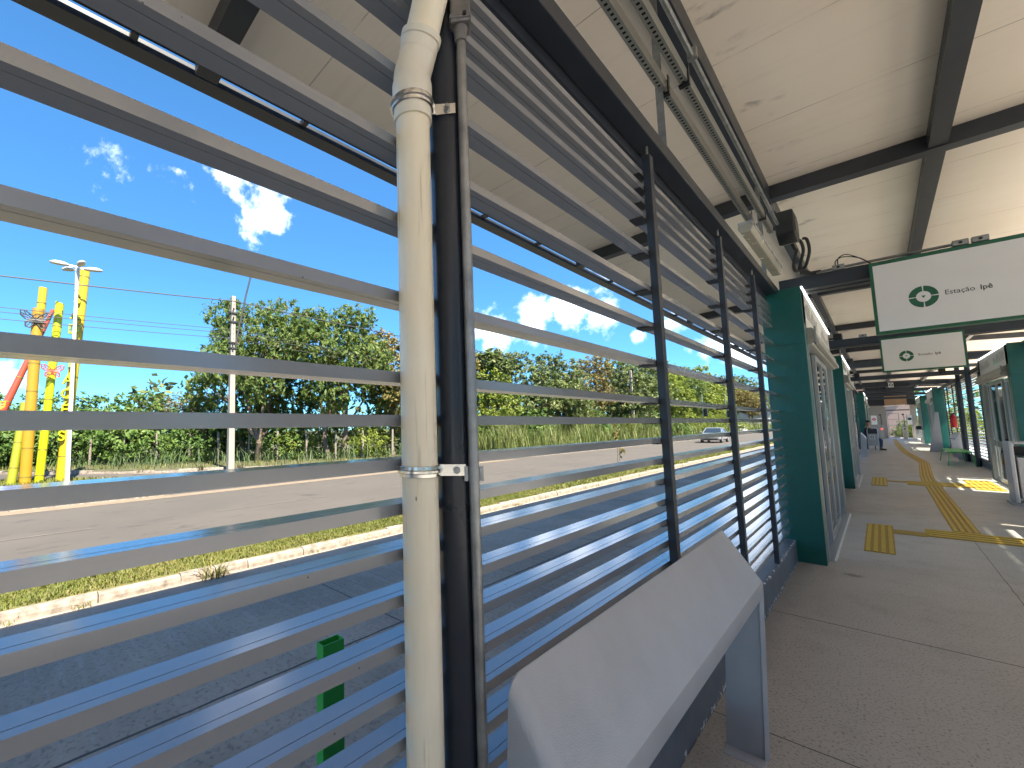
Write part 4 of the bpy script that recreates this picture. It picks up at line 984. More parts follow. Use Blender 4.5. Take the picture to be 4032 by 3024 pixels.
# ------------------------------------------------------------------ leaves, trees, bushes, grasses
def leaf_mesh(name, blobs, n, size, m, seed, flat=.55, shell=.35, droop=0.0, aspect=.45):
    """many small leaf faces spread through the volumes of several ellipsoids (x,y,z,rx,ry,rz)"""
    rs = np.random.RandomState(seed); vol = np.array([b[3]*b[4]*b[5] for b in blobs])**.75; cnt = (n*vol/vol.sum()).astype(int)
    P = []; Nn = []
    for b, c in zip(blobs, cnt):
        d = rs.normal(size=(c, 3)); d /= np.linalg.norm(d, axis=1)[:, None]
        r = rs.uniform(shell, 1, c)**.6; lump = 1+.16*np.sin(d[:, 0]*7+b[0])*np.cos(d[:, 1]*6+b[1])+.12*np.sin(d[:, 2]*9+b[2])
        P.append(d*(r*lump)[:, None]*np.array(b[3:6]) + np.array(b[:3])); Nn.append(d)
    P = np.concatenate(P); D = np.concatenate(Nn); c = len(P)
    # clump: pull points towards random twig ends, leaving gaps
    tw = P[rs.choice(c, max(8, c//26))]; idx = rs.randint(0, len(tw), c)
    cell = {}
    near = np.empty(c, int)
    for i0 in range(0, c, 2000):
        q = P[i0:i0+2000]; near[i0:i0+2000] = np.argmin(((q[:, None, :]-tw[None, :, :])**2).sum(2), axis=1) if len(tw) < 1500 else idx[i0:i0+2000]
    if len(tw) < 1500: P = P + (tw[near]-P)*rs.uniform(.15, .75, c)[:, None]
    nrm = D*(1-flat) + np.array([0, 0, flat]) + rs.normal(size=(c, 3))*.45; nrm /= np.linalg.norm(nrm, axis=1)[:, None]
    a = np.cross(nrm, rs.normal(size=(c, 3))); a /= np.linalg.norm(a, axis=1)[:, None]; a[:, 2] -= droop; b2 = np.cross(nrm, a)
    s = size*rs.uniform(.55, 1.35, c)[:, None]
    V = np.empty((c, 4, 3)); V[:, 0] = P - a*s*.5; V[:, 1] = P + b2*s*aspect*.5; V[:, 2] = P + a*s*.5 - nrm*s*.08; V[:, 3] = P - b2*s*aspect*.5
    me = bpy.data.meshes.new(name); me.vertices.add(c*4); me.vertices.foreach_set('co', V.reshape(-1))
    me.loops.add(c*4); me.loops.foreach_set('vertex_index', np.arange(c*4)); me.polygons.add(c)
    me.polygons.foreach_set('loop_start', np.arange(0, c*4, 4)); me.polygons.foreach_set('loop_total', np.full(c, 4)); me.materials.append(m); me.update()
    return me
def limbs(mb, base, blobs, r0, seed, lean=(0, 0)):
    rnd = random.Random(seed); hz = min(b[2]-b[5]*.4 for b in blobs)
    fork = Vector(base) + Vector((lean[0], lean[1], max(1.0, hz*.55)))
    mb.tube([base, tuple((Vector(base)*.5+fork*.5) + Vector((rnd.uniform(-.1, .1), rnd.uniform(-.1, .1), 0))), tuple(fork)], [r0, r0*.82, r0*.7], 10)
    for b in blobs:
        e = Vector(b[:3]) + Vector((rnd.uniform(-.3, .3), rnd.uniform(-.3, .3), b[5]*.35)); m = fork*.45+e*.55 + Vector((rnd.uniform(-.4, .4), rnd.uniform(-.4, .4), .3))
        mb.tube([tuple(fork), tuple(m), tuple(e)], [r0*.5, r0*.3, r0*.08], 7)
        for k in range(3):
            e2 = Vector(b[:3]) + Vector((rnd.uniform(-.8, .8)*b[3], rnd.uniform(-.8, .8)*b[4], rnd.uniform(-.3, .7)*b[5])); mb.tube([tuple(m), tuple((m+e2)*.5+Vector((0, 0, .2))), tuple(e2)], [r0*.22, r0*.12, r0*.03], 5)
    return mb
def tree_proto(blobs, n, size, lm, bm, seed, r0=.2, trunks=((0, 0),), **kw):
    t = thing('tree', 'tree', 'tree', (0, 0, 0))
    me = leaf_mesh('crown', blobs, n, size, lm, seed, **kw); o = bpy.data.objects.new('crown', me); COL.objects.link(o); o.parent = t
    mb = MB()
    for k, (a, b) in enumerate(trunks): limbs(mb, (a, b, 0), blobs[k::len(trunks)], r0, seed+k, (a*.4, b*.4))
    mb.build('trunk', bm, t, smooth=True)
    return t
used = set()
def place(proto, x, y, z, s, rz_, label, group, sz=None):   # the first call moves the first-built tree, later ones copy it
    o = proto if proto.name not in used else copy_tree(proto)
    used.add(proto.name); used.add(o.name)
    o.location = (x, y, z); o.rotation_euler = (0, 0, rz_); o.scale = (s, s, sz or s); o['label'] = label; o['group'] = group; return o
TG = 'trees beyond the road'
A = tree_proto([(0,0,7.4,3.4,3.2,2.4),(-2.9,.6,6.4,2.3,2.3,1.9),(2.8,-.5,6.9,2.4,2.4,2.0),(.5,2.6,6.3,2.2,2.2,1.8),(.4,-2.9,5.7,2.3,2.1,1.8),(-1.2,-1.6,8.8,1.7,1.7,1.3),(1.6,1.2,9.0,1.6,1.6,1.3),(2.9,-2.2,4.6,1.8,1.8,1.4),(-2.6,-2.4,4.2,1.8,1.7,1.4),(0,.8,4.2,2.6,2.4,1.7),(1.2,2.4,3.6,1.8,1.8,1.4),(-.5,-.8,2.6,1.9,1.8,1.2)], 30000, .31, M['leucaena'], M['bark'], 11, .24, ((.5, .2), (-.7, -.4), (1.3, -.9)), droop=.25, aspect=.34)
A2 = tree_proto([(0,.4,7.6,2.9,3.0,2.5),(2.4,0,6.5,2.3,2.2,2.0),(-2.4,.4,7.0,2.3,2.3,1.9),(-.3,-2.7,6.1,2.2,2.1,1.8),(.8,-1.0,9.2,1.8,1.7,1.3),(-1.4,1.4,9.0,1.5,1.5,1.2),(2.2,-2.0,4.4,1.7,1.6,1.4),(-1.6,-.6,4.4,2.0,2.0,1.5),(.4,1.8,4.2,2.0,2.0,1.5)], 25000, .31, M['leucaena'], M['bark'], 12, .22, ((.3, -.3), (-.6, .4)), droop=.25, aspect=.34)
B = tree_proto([(0,0,6.6,2.5,2.5,2.6),(-1.5,.9,5.0,1.9,1.9,1.8),(1.6,-.8,5.2,2.0,1.9,1.9),(.3,-1.4,8.2,1.6,1.6,1.6),(0,.5,3.3,2.0,2.0,1.5)], 16000, .27, M['olive'], M['bark'], 13, .2)
Cb = tree_proto([(0,0,6.2,2.7,2.7,2.3),(-1.9,.9,4.7,2.2,2.1,1.8),(2.0,-.7,5.0,2.2,2.2,1.9),(.4,-1.9,3.9,2.2,2.0,1.7),(-.4,1.6,7.8,1.6,1.6,1.4),(1.0,.4,2.6,2.3,2.2,1.6),(-1.4,-1.2,2.3,2.0,2.0,1.5)], 17000, .30, M['broad'], M['bark'], 14, .2)
Dl = tree_proto([(0,0,5.6,2.3,2.3,2.4),(-1.5,-.9,4.2,1.8,1.8,1.6),(1.5,.6,4.0,1.9,1.9,1.7),(.2,.3,7.5,1.4,1.4,1.3),(0,-1.0,2.4,1.9,1.8,1.4)], 14000, .27, M['lime'], M['bark'], 15, .18)
Eo = tree_proto([(0,0,8.6,1.5,1.5,1.0),(-1.3,.5,7.7,1.1,1.1,.8),(1.3,-.4,7.9,1.1,1.1,.8),(.4,1.2,9.4,.9,.9,.6),(-.5,-1.0,6.6,.9,.9,.6)], 2200, .50, M['broad'], M['palebark'], 16, .15, shell=.5)
place(A, -30.3, 13.4, -.6, .98, .3, 'big feathery tree with brown seed pods just right of the concrete pole', TG, 1.17)
place(A2, -26.6, 18.0, -.6, 1.02, 1.9, 'big feathery tree seen left of the downpipe with bare trunks below', TG, 1.10)
place(B, -25.8, 22.6, -.6, 1.02, 0, 'olive brown tree half hidden behind the white downpipe', TG)
place(B, -24.6, 28.0, -.6, .93, 2.2, 'olive tree just right of the conduit', TG)
place(Eo, -23.0, 31.6, -.6, .93, .5, 'tall thin pale trunked tree with a sparse crown right of the conduit', TG)
rowt = [(Dl,-23.6,31.5,1.02,.3,'yellow green bushy tree nearest the conduit'),(Cb,-24.2,38.5,1.12,1.1,'dark broad leaved tree behind the sparse pale trunk'),(Cb,-23.2,45.2,1.12,2.7,'grey green tree left of the first far concrete pole'),
        (B,-24.0,52.5,1.12,1.7,'olive tree behind the first far concrete pole'),(Cb,-22.8,60.5,1.25,.2,'dark tree right of the first far concrete pole'),(Cb,-24,69,1.3,4.0,'broad dark tree left of the first mullion'),
        (Dl,-22.6,77,1.45,2.0,'bright yellow green tree behind the first mullion'),(A2,-24,87,1.2,3.0,'feathery tree right of the first mullion'),(Dl,-22.5,97,1.5,4.4,'bright lime tree behind the silver car'),
        (Dl,-23.5,108,1.45,1.0,'lime tree near the thin traffic light pole'),(Cb,-25,120,1.45,5.0,'dark tree above the white car'),(B,-26,133,1.4,.8,'olive tree beside the far traffic light')]
for p, x, y, s, r, lab in rowt: place(p, x, y, -.6, s, r, lab, TG)
place(Cb, -22.3, 141, 2.6, 1.25, 2.1, 'round grey green tree in the gap left of the green portal', TG)
place(B, -20.5, 133, 1.2, .85, 4.1, 'brownish small tree below the blue roof', TG)
# bushes along the far side
bush_blobs = [(0,0,1.1,1.9,1.7,1.3),(1.5,.4,.9,1.3,1.3,1.0),(-1.5,-.3,1.0,1.4,1.3,1.1),(.3,.2,2.1,1.2,1.2,.9)]
def bush_proto(lm, n, size, seed, bl=bush_blobs, nm='bush'):
    t = thing(nm, 'bush', 'bush', (0, 0, 0)); me = leaf_mesh('foliage', bl, n, size, lm, seed, shell=.3)
    o = bpy.data.objects.new('foliage', me); COL.objects.link(o); o.parent = t
    limbs(MB(), (0, 0, 0), bl, .07, seed).build('stem', M['bark'], t); return t
bA = bush_proto(M['bushleaf'], 9500, .165, 21); bB = bush_proto(M['dry'], 6500, .15, 22, [(0,0,2.6,1.9,1.7,2.0),(1.3,.3,3.6,1.3,1.2,1.2),(-1.4,-.2,2.2,1.4,1.3,1.4)]); bC = bush_proto(M['lime'], 7500, .16, 23)
BG = 'bushes along the far side of the road'
bl = [(bA,-37,-6,1.7,0,'leafy bush at the left edge behind the red pillar'),(bA,-38.5,-1.5,1.75,1,'leafy bush behind the ochre pillar'),(bA,-38,2.6,1.75,2,'creeper covered bush behind the lettered pillar'),
      (bA,-37.6,5.6,1.75,3,'creeper covered bush right of the lettered pillar'),(bA,-36.6,8.4,1.8,4.2,'large creeper covered bush in the middle of the fence'),(bB,-36.5,8.8,1.15,.5,'dry half bare bush left of the concrete pole'),
      (bB,-34.8,11.2,1.2,2.5,'dry bush behind the concrete pole'),(bA,-33.5,11.2,1.5,5.1,'dark bush at the foot of the concrete pole'),(bA,-30.2,14.6,1.3,.4,'shaded bush under the feathery tree'),
      (bC,-28.4,17.6,1.25,1.3,'bright yellow bush glowing under the feathery trees'),(bC,-26.6,21,1.2,2.1,'bright bush right of the leaning trunks'),(bA,-25.2,24.8,1.3,3.3,'dark bush behind the downpipe'),
      (bA,-23.4,29,1.3,4.1,'bush right of the conduit'),(bA,-22.3,36.5,1.35,5.5,'bush among the cane grass'),(bA,-21.8,48,1.4,.9,'bush behind the cane grass'),(bC,-21.2,58,1.3,1.9,'yellow bush behind the cane grass'),(bA,-20.8,68,1.4,2.9,'bush left of the silver car'),(bC,-20.4,79,1.4,3.9,'lime bush behind the silver car'),(bC,-20.2,90,1.4,5.2,'lime bush left of the white car'),(bC,-20.6,104,1.5,.2,'lime bush behind the white car')]
for p, x, y, s, r, lab in bl: place(p, x, y, -.62, s, r, lab, BG)
# far wood behind the first row: reads as one mass
rs = np.random.RandomState(5); fb = []
for k in range(60):
    y = -30 + k*3.2; x = -31 - 2.5*rs.rand() - (8 if y < 12 else 0) - max(0, 0); h = (3.2 if y < 8 else 7.5)+rs.rand()*1.3
    fb.append((x, y, h*.5-.6, 2.6, 2.6, h*.55))
for k in range(26): fb.append((-70-rs.rand()*8, -70+k*6.5, 1.2, 5, 5, 3.0))
for k in range(18): fb.append((-50-rs.rand()*8, 150+k*12, 3, 7, 7, 6.0+rs.rand()*2))
me = leaf_mesh('far_wood', fb, 34000, .75, M['broad'], 31, shell=.1); o = bpy.data.objects.new('far_wood', me); COL.objects.link(o); o['kind'] = 'stuff'
tag(o, 'mass of trees behind the front row beyond the road', 'woodland')
def blades(name, n, area, h, w, m, seed, bend=.45, keep=None, kind='stuff'):
    """grass blades: bent thin strips of two quads"""
    rs = np.random.RandomState(seed); x = rs.uniform(area[0], area[1], n); y = rs.uniform(area[2], area[3], n)
    if keep is not None: k = keep(x, y, rs); x, y = x[k], y[k]
    n = len(x); a = rs.uniform(0, 2*np.pi, n); H = h*rs.uniform(.5, 1.25, n)*(.78+.22*np.sin(x*1.9+y*.9)+.18*np.sin(y*.47+x*.3) if h > .5 else 1); Bd = bend*H*rs.uniform(.3, 1.4, n); W_ = w*rs.uniform(.6, 1.3, n)
    dx, dy = np.cos(a), np.sin(a); V = np.empty((n, 6, 3)); z0 = area[4]
    for i, (t, ww) in enumerate(((0, 1), (.55, .8), (1, .12))):
        cx_, cy_, cz_ = x+dx*Bd*t*t, y+dy*Bd*t*t, z0+H*t*(1-.25*t*min(1, bend))
        V[:, i*2] = np.stack([cx_-dy*W_*ww/2, cy_+dx*W_*ww/2, cz_], 1); V[:, i*2+1] = np.stack([cx_+dy*W_*ww/2, cy_-dx*W_*ww/2, cz_], 1)
    idx = np.arange(n)[:, None]*6; F = np.concatenate([idx+[0, 1, 3, 2], idx+[2, 3, 5, 4]], 1).reshape(-1)
    me = bpy.data.meshes.new(name); me.vertices.add(n*6); me.vertices.foreach_set('co', V.reshape(-1)); me.loops.add(len(F)); me.loops.foreach_set('vertex_index', F)
    me.polygons.add(n*2); me.polygons.foreach_set('loop_start', np.arange(0, n*8, 4)); me.polygons.foreach_set('loop_total', np.full(n*2, 4)); me.materials.append(m); me.update()
    o = bpy.data.objects.new(name, me); COL.objects.link(o)
    if kind: o['kind'] = kind
    return o
tag(blades('median_grass', 30000, (-8.2, -7.155, -2, 13, -.58), .060, .013, M['blade'], 41, .8), 'short sunlit grass on the strip between bus lane and road', 'grass')
tag(blades('median_grass', 15000, (-8.2, -7.16, 13, 75, -.58), .11, .03, M['blade'], 42, .8), 'short grass on the far part of the strip beside the road', 'grass')
tag(blades('island_grass', 16000, (-27.5, -16.9, -6, 6, -.60), .16, .03, M['blade'], 43, .8, lambda x, y, r: y < np.interp(x, [-27.5, -23.6, -19, -17], [.2, 4.6, 5.9, 4.2])), 'grass of the traffic island round the coloured pillars', 'grass')
def vline(x, y):   # signed distance of a point behind the far kerb line (approx., along -x)
    ys = np.array([p[1] for p in KL]); xs_ = np.array([p[0] for p in KL]); return np.interp(y, ys, xs_) - x
tag(blades('cane_grass', 9000, (-24, -17.2, 27, 62, -.55), 2.7, .06, M['cane'], 44, .35, lambda x, y, r: (vline(x, y) > .9) & (r.rand(len(x)) < .95)), 'tall yellow green cane grass along the far road edge', 'cane grass')
tag(blades('cane_grass', 7000, (-22, -17.2, 62, 170, -.55), 2.4, .09, M['cane'], 45, .35, lambda x, y, r: vline(x, y) > .7), 'tall lime green roadside grass behind the cars', 'cane grass')
tag(blades('fence_grass', 9000, (-40, -19, -6, 27, -.55), 1.35, .06, M['canedark'], 46, .75, lambda x, y, r: (vline(x, y) > 3.5) & (vline(x, y) < 7) & (r.rand(len(x)) < .8)), 'long dark grass along the post fence', 'grass')
tag(blades('verge_grass', 12000, (-40, -16.9, -6, 40, -.55), .28, .035, M['blade'], 47, .7, lambda x, y, r: (vline(x, y) > .3) & (vline(x, y) < 3.2)), 'low grass on the verge behind the far kerb', 'grass')
GT = 'dry grass tufts'
for k, (x, y, z, h, n, lab) in enumerate([(-6.93, 2.42, -.70, .34, 60, 'spiky grass tuft growing from the kerb joint'), (-25.0, 8.0, -.6, .75, 36, 'dry grass tuft at the far kerb left of the concrete pole'), (-24.4, 9.9, -.6, .7, 30, 'dry grass tuft beside the foot of the concrete pole'), (-26.4, 5.4, -.6, .6, 20, 'thin dry tuft at the far kerb behind the island')]):
    rs = np.random.RandomState(60+k); o = blades('grass_tuft', n, (x-.10, x+.10, y-.16, y+.16, z), h, .014 if k == 0 else .03, M['dry'] if k else M['blade'], 61+k, 1.0, None, None); tag(o, lab, 'grass tuft', GT)
rnd = random.Random(8)
mb = MB()
o = blades('kerb_weeds', 700, (-7.02, -6.90, -2, 12, -.70), .10, .012, M['blade'], 70, 1.0, lambda x, y, r: (np.sin(y*3.1)+np.sin(y*7.7+1) > .95))
tag(o, 'small weeds along the foot of the whitewashed kerb', 'weeds')
# saplings on the median
def sapling(label, x, y, h, n, seed):
    t = thing('sapling', label, 'sapling', (x, y, -.58), 'young saplings on the grass strip'); rnd = random.Random(seed)
    mb = MB(); mb.tube([(x, y, -.58), (x+.03, y+.03, -.58+h*.5), (x-.03, y, -.58+h)], [.016, .012, .005], 6)
    mb.tube([(x, y, -.55), (x+.10, y+.08, -.58+h*.35), (x+.06, y+.12, -.58+h*.6)], [.012, .009, .004], 6).build('stem', M['bark'], t)
    me = leaf_mesh('leaves', [(0, 0, h*.76, .22, .22, h*.26), (.07, .1, h*.45, .2, .2, h*.20)], n, .15, M['olive'], seed, shell=.1, droop=.6)
    o = bpy.data.objects.new('leaves', me); COL.objects.link(o); o.parent = t
sapling('young sapling with drooping leaves on the grass strip behind the slats', -7.95, 20.2, 2.15, 95, 3)
sapling('short sapling on the grass strip left of the silver car', -7.95, 27.0, 1.0, 34, 4)

# ------------------------------------------------------------------ fence posts, poles, wires
fp = [(-36.9, -1.5), (-35.8, 2.0), (-34.9, 4.2), (-34.0, 6.0), (-33.0, 7.7), (-31.9, 9.4), (-30.8, 11.0), (-29.6, 12.6), (-28.4, 14.2), (-27.2, 15.8), (-26.0, 17.4), (-24.9, 19.0), (-23.8, 20.8), (-22.6, 23.6), (-21.2, 29.6), (-20.7, 31.8), (-20.55, 32.9)]
WHERE = ['at the left frame edge', 'behind the lime pillar', 'behind the lettered pillar', 'right of the lettered pillar', 'in the sunlit grass', 'at the start of the shade', 'in the shade left of the concrete pole', 'just left of the concrete pole', 'just right of the concrete pole', 'under the feathery tree', 'by the leaning trunks', 'left of the downpipe', 'behind the downpipe', 'behind the dark post', 'right of the conduit', 'in the cane grass', 'short one in the cane grass']
rnd = random.Random(4)
for (x, y), w in zip(fp, WHERE):
    h = 2.05 if 'short' not in w else 1.3; r = rnd.uniform(.06, .085); lx_, ly_ = rnd.uniform(-.07, .07), rnd.uniform(-.07, .07)
    o = MB().tube([(x, y, -.6), (x+lx_*.5, y+ly_*.5, -.6+h*.5), (x+lx_, y+ly_, -.6+h)], [r, r*.95, r*.88], 8).build('fence_post', M['wood']); tag(o, 'weathered wooden fence post ' + w, 'fence post', 'wooden posts of the roadside fence')
mb = MB()
for hh in (.5, .95, 1.4, 1.8):
    for (xa, ya), (xb, yb) in zip(fp, fp[1:]): mb.tube([(xa, ya, -.6+hh), ((xa+xb)/2, (ya+yb)/2, -.63+hh), (xb, yb, -.6+hh)], .006, 4, False)
o = mb.build('fence_wire', M['wire']); tag(o, 'thin wires strung between the wooden fence posts', 'wire')
def upole(label, x, y, h, detail=False):
    t = thing('utility_pole', label, 'utility pole', (x, y, -.7), 'concrete utility poles along the road')
    b, tp = .17, .11
    mb = MB(); n0 = 0
    mb.v += [(x-b, y-b, -.7), (x+b, y-b, -.7), (x+b, y+b, -.7), (x-b, y+b, -.7), (x-tp, y-tp, -.7+h), (x+tp, y-tp, -.7+h), (x+tp, y+tp, -.7+h), (x-tp, y+tp, -.7+h)]
    mb.f += [(0,3,2,1),(4,5,6,7),(0,1,5,4),(1,2,6,5),(2,3,7,6),(3,0,4,7)]; mb.build('shaft', M['concpole'], t, bevel=.02)
    for z in (h-1.0, h-1.5, h-2.7, h-3.0): MB().box(x-.20, x+.20, y-.20, y+.20, z-.73, z-.66).build('collar', M['wire'], t)
    for z in (h-.8, h-1.3, h-2.75, h-3.05): MB().lathe([(.03, 0), (.055, .03), (.035, .06), (.055, .09), (.02, .13)], (x+.22, y-.05, z-.75), 8).build('insulator', M['black'], t)
    if detail:
        mb = MB()
        for k in range(14): mb.tube([(x+.135-.0012*k, y, -.7+h-.5-k*.28), (x+.150-.0012*k, y, -.7+h-.5-k*.28)], .02, 6)
        mb.build('step_hole', M['black'], t)
        MB().tube([(x+.15, y+.12, 6.3), (x+.2, y+.30, 7.5), (x+.3, y+.62, 9.3), (x+.5, y+.98, 11.2)], [.06, .055, .05, .045], 8).build('lamp_arm', M['wire'], t)
        MB().box(x+.16, x+.22, y-.10, y-.0, 4.9, 5.05).build('marker_plate', M['syel'], t)
    return t
upole('tall concrete utility pole with slanting lamp arm left of the big tree', -24.2, 9.3, 9.85, True)
PY = [(-20.6, 58.0, 9.0, 'far concrete utility pole behind the cane grass'), (-21.5, 112.0, 8.6, 'farthest concrete utility pole above the white car')]
for x, y, h, l in PY: upole(l, x, y, h)
def wire(label, pts, r=.012, sag=.35):
    P = []
    for A, B in zip(pts, pts[1:]):
        A, B = Vector(A), Vector(B)
        for k in range(12): s = k/12; q = A.lerp(B, s); q.z -= sag*4*s*(1-s); P.append(tuple(q))
    P.append(tuple(pts[-1])); o = MB().tube(P, r, 5, False).build('overhead_wire', M['wire']); return tag(o, label, 'wire', 'overhead wires')
p1, p2, p3 = (-24.2, 9.3), (-20.6, 58), (-21.5, 112)
wire('uppermost twisted overhead wire between the poles', [(-25.6, -32, 7.6), (-24.1, 9.3, 8.85), (-20.5, 58, 7.9), (-21.4, 112, 7.4)], .03, .5)
for z, l, zz in ((7.05, 'upper of the middle overhead wires', 5.7), (6.85, 'middle one of the thin overhead wires', 5.5), (6.55, 'lowest overhead wire between the poles', 5.2)):
    wire(l, [(-25.6, -32, z+.5), (-24.1, 9.3, z+.15), (-20.5, 58, zz), (-21.4, 112, zz-.4)], .016, .6)
def thin_tree_trunk(): pass
# traffic lights far along the road
def tlight(label, x, y, h):
    t = thing('traffic_light', label, 'traffic light', (x, y, -.6), 'far traffic lights')
    MB().tube([(x, y, -.6), (x, y, h)], .07, 8).build('pole', M['galv'], t)
    o = MB().box(x+.12, x+.62, y-.15, y+.15, h*.42, h*.42+1.3).build('signal_head', M['black'], t, bevel=.04)
    mb = MB()
    for k in range(3): mb.tube([(x+.37, y-.15, h*.42+.25+k*.4), (x+.37, y-.28, h*.42+.25+k*.4)], .14, 10)
    mb.build('visor', M['black'], o)
tlight('far traffic light on a thin pole behind the silver car', -19.2, 84, 6.2)
tlight('farther traffic light on a thin pole above the white car', -19.0, 99, 6.0)

# ------------------------------------------------------------------ park street lamp and the coloured pillar sculpture
t = thing('street_lamp', 'tall white lamp post with four flat oval heads before the lettered pillar', 'street lamp', (-23.2, 2.05, -.6))
lx, ly = -23.2, 2.05; top = 8.75
MB().tube([(lx, ly, -.6), (lx, ly, 3.5), (lx, ly+.0, top-.9)], [.085, .075, .06], 12).build('pole', M['paintwhite'], t, smooth=True)
MB().tube([(lx, ly, top-1.0), (lx, ly, top-.25), (lx, ly, top)], [.08, .085, .07], 12).build('sleeve', M['grey'], t, smooth=True)
def lamp_head(ang, z, dist, ln, nm='lamp_head'):
    c, s = math.cos(ang), math.sin(ang); mb = MB()
    n = 18; prof = [(.0, .10), (.55, .085), (.92, .03), (1, -.02), (.9, -.06), (.0, -.075)]
    base = 0
    for r, zz in prof:
        for k in range(n):
            a = 2*math.pi*k/n; u = dist+ln/2 + ln/2*r*math.cos(a); v = .15*r*math.sin(a); mb.v.append((lx+c*u-s*v, ly+s*u+c*v, z+zz+.06*(u-dist)))
    for i in range(len(prof)-1):
        for k in range(n): k2 = (k+1) % n; mb.f.append((i*n+k, i*n+k2, (i+1)*n+k2, (i+1)*n+k))
    o = mb.build(nm, M['grey'], t, smooth=True)
    MB().tube([(lx, ly, z-.05), (lx+c*(dist+.1), ly+s*(dist+.1), z+.0)], .04, 8).build('arm', M['paintwhite'], o)
for ang, z, d, ln in ((R(-100), top+.10, .28, .72), (R(-140), top-.02, .15, .62), (R(80), top+.02, .20, .72), (R(10), top+.10, .10, .65)): lamp_head(ang, z, d, ln)

sc = thing('sculpture', 'sculpture of leaning yellow, ochre and red pillars with butterflies on the traffic island', 'sculpture', (-25, 1.2, -.6))
def pillar(b, tp, r, m, nb, cut=0.0, nm='pillar', bandoff=.3, rt=None):
    b, tp = Vector(b), Vector(tp); ax = (tp-b).normalized(); mb = MB()
    mb.tube([tuple(b), tuple(b.lerp(tp, .5)), tuple(tp)], [r, (r+(rt or r))/2, rt or r], 24)
    if cut:
        for k in range(48, 72): 
            v = Vector(mb.v[k]); mb.v[k] = tuple(v + ax*((v-tp).dot(Vector((0, -1, 0)))*cut))
    o = mb.build(nm, m, sc, smooth=True)
    L = (tp-b).length; z = bandoff
    while z < L-.3:
        rr = r+((rt or r)-r)*z/L; MB().tube([tuple(b+ax*(z-.022)), tuple(b+ax*(z+.022))], rr+.010, 24).build('ring_band', M['sband'], o); z += (L-.3)/nb
    return o
SX = -25.0
pillar((SX-.9, .70, -.6), (SX-.9, 1.03, 8.35), .165, M['syel'], 6, nm='pillar', bandoff=1.0)
pillar((SX+.3, .74, -.6), (SX+.3, .86, 7.05), .205, M['sora'], 6)
pillar((SX-.1, 1.22, -.6), (SX-.1, 1.62, 7.55), .165, M['slime'], 7, cut=.35)
pillar((SX-.4, -1.1, -.6), (SX-.6, 1.42, 7.3), .20, M['sred'], 7, rt=.08)
pillar((SX+.2, .30, -.6), (SX-.2, .62, 2.9), .165, M['solive'], 3, bandoff=.7)
pillar((SX+.1, -.62, -.6), (SX+.1, -.50, 2.2), .14, M['syel'], 2, bandoff=.8)
lp = pillar((SX, 1.98, -.6), (SX, 2.50, 9.35), .205, M['syel'], 8, bandoff=1.1)
# raised letters down the tall pillar, facing the road
letters = [('S', 7.75), ('A', 7.0), ('D', 6.3), ('C', 5.55), ('Y', 4.75), ('A', 3.95), ('C', 3.30), ('É', 2.60), ('S', 1.98), ('S', 1.40)]
for ch, z in letters:
    s = (z+.6)/9.95; yy = 1.98+.52*s
    text('letter', ch, .62, M['slime'], lp, (SX+.22, yy-.17, z), (math.pi/2, 0, math.pi/2-.25), .11, .004, 'CENTER')
def butterfly(c, s, m, ang, label=None):
    """outline wings built from thin rods"""
    c = Vector(c); u = Vector((math.sin(ang)*-1, math.cos(ang), 0)); up = Vector((.15, 0, 1)).normalized(); mb = MB()
    def loop(pts, r=.036, close=True): 
        P = [tuple(c + u*(a*s) + up*(b*s) + Vector((.12*abs(a)*s, 0, 0))) for a, b in pts]
        if close: P.append(P[0])
        mb.tube(P, r*s*1.6, 6)
    for sg in (-1, 1):
        loop([(0, .0), (sg*.25, .32), (sg*.65, .62), (sg*.95, .60), (sg*.92, .25), (sg*.62, -.02), (sg*.2, -.05)])
        loop([(0, 0), (sg*.35, -.08), (sg*.62, -.25), (sg*.60, -.60), (sg*.35, -.68), (sg*.12, -.35)])
        loop([(0, .0), (sg*.5, .25), (sg*.93, .45)], .026, False); loop([(0, .0), (sg*.5, .1), (sg*.9, .25)], .026, False); loop([(sg*.55, .28), (sg*.72, .56)], .026, False); loop([(0, 0), (sg*.35, -.3), (sg*.55, -.6)], .026, False); loop([(0, 0), (sg*.45, -.2), (sg*.62, -.4)], .026, False)
    mb.tube([tuple(c+up*(-.35*s)), tuple(c+up*(.25*s))], [.05*s, .03*s], 8)
    return mb.build('butterfly', m, sc)
M['bfly'] = mat('butterfly_coral', (.30, .055, .028), .4); M['bfly2'] = mat('butterfly_grey', (.045, .042, .042), .5); M['bfly3'] = mat('butterfly_lime', (.30, .36, .012), .4)
butterfly((SX+.35, 1.46, 4.32), .42, M['bfly'], 0)
butterfly((SX+.55, .78, 6.5), .55, M['bfly2'], 0)
butterfly((SX+.5, -.55, 2.55), .55, M['bfly3'], .2)

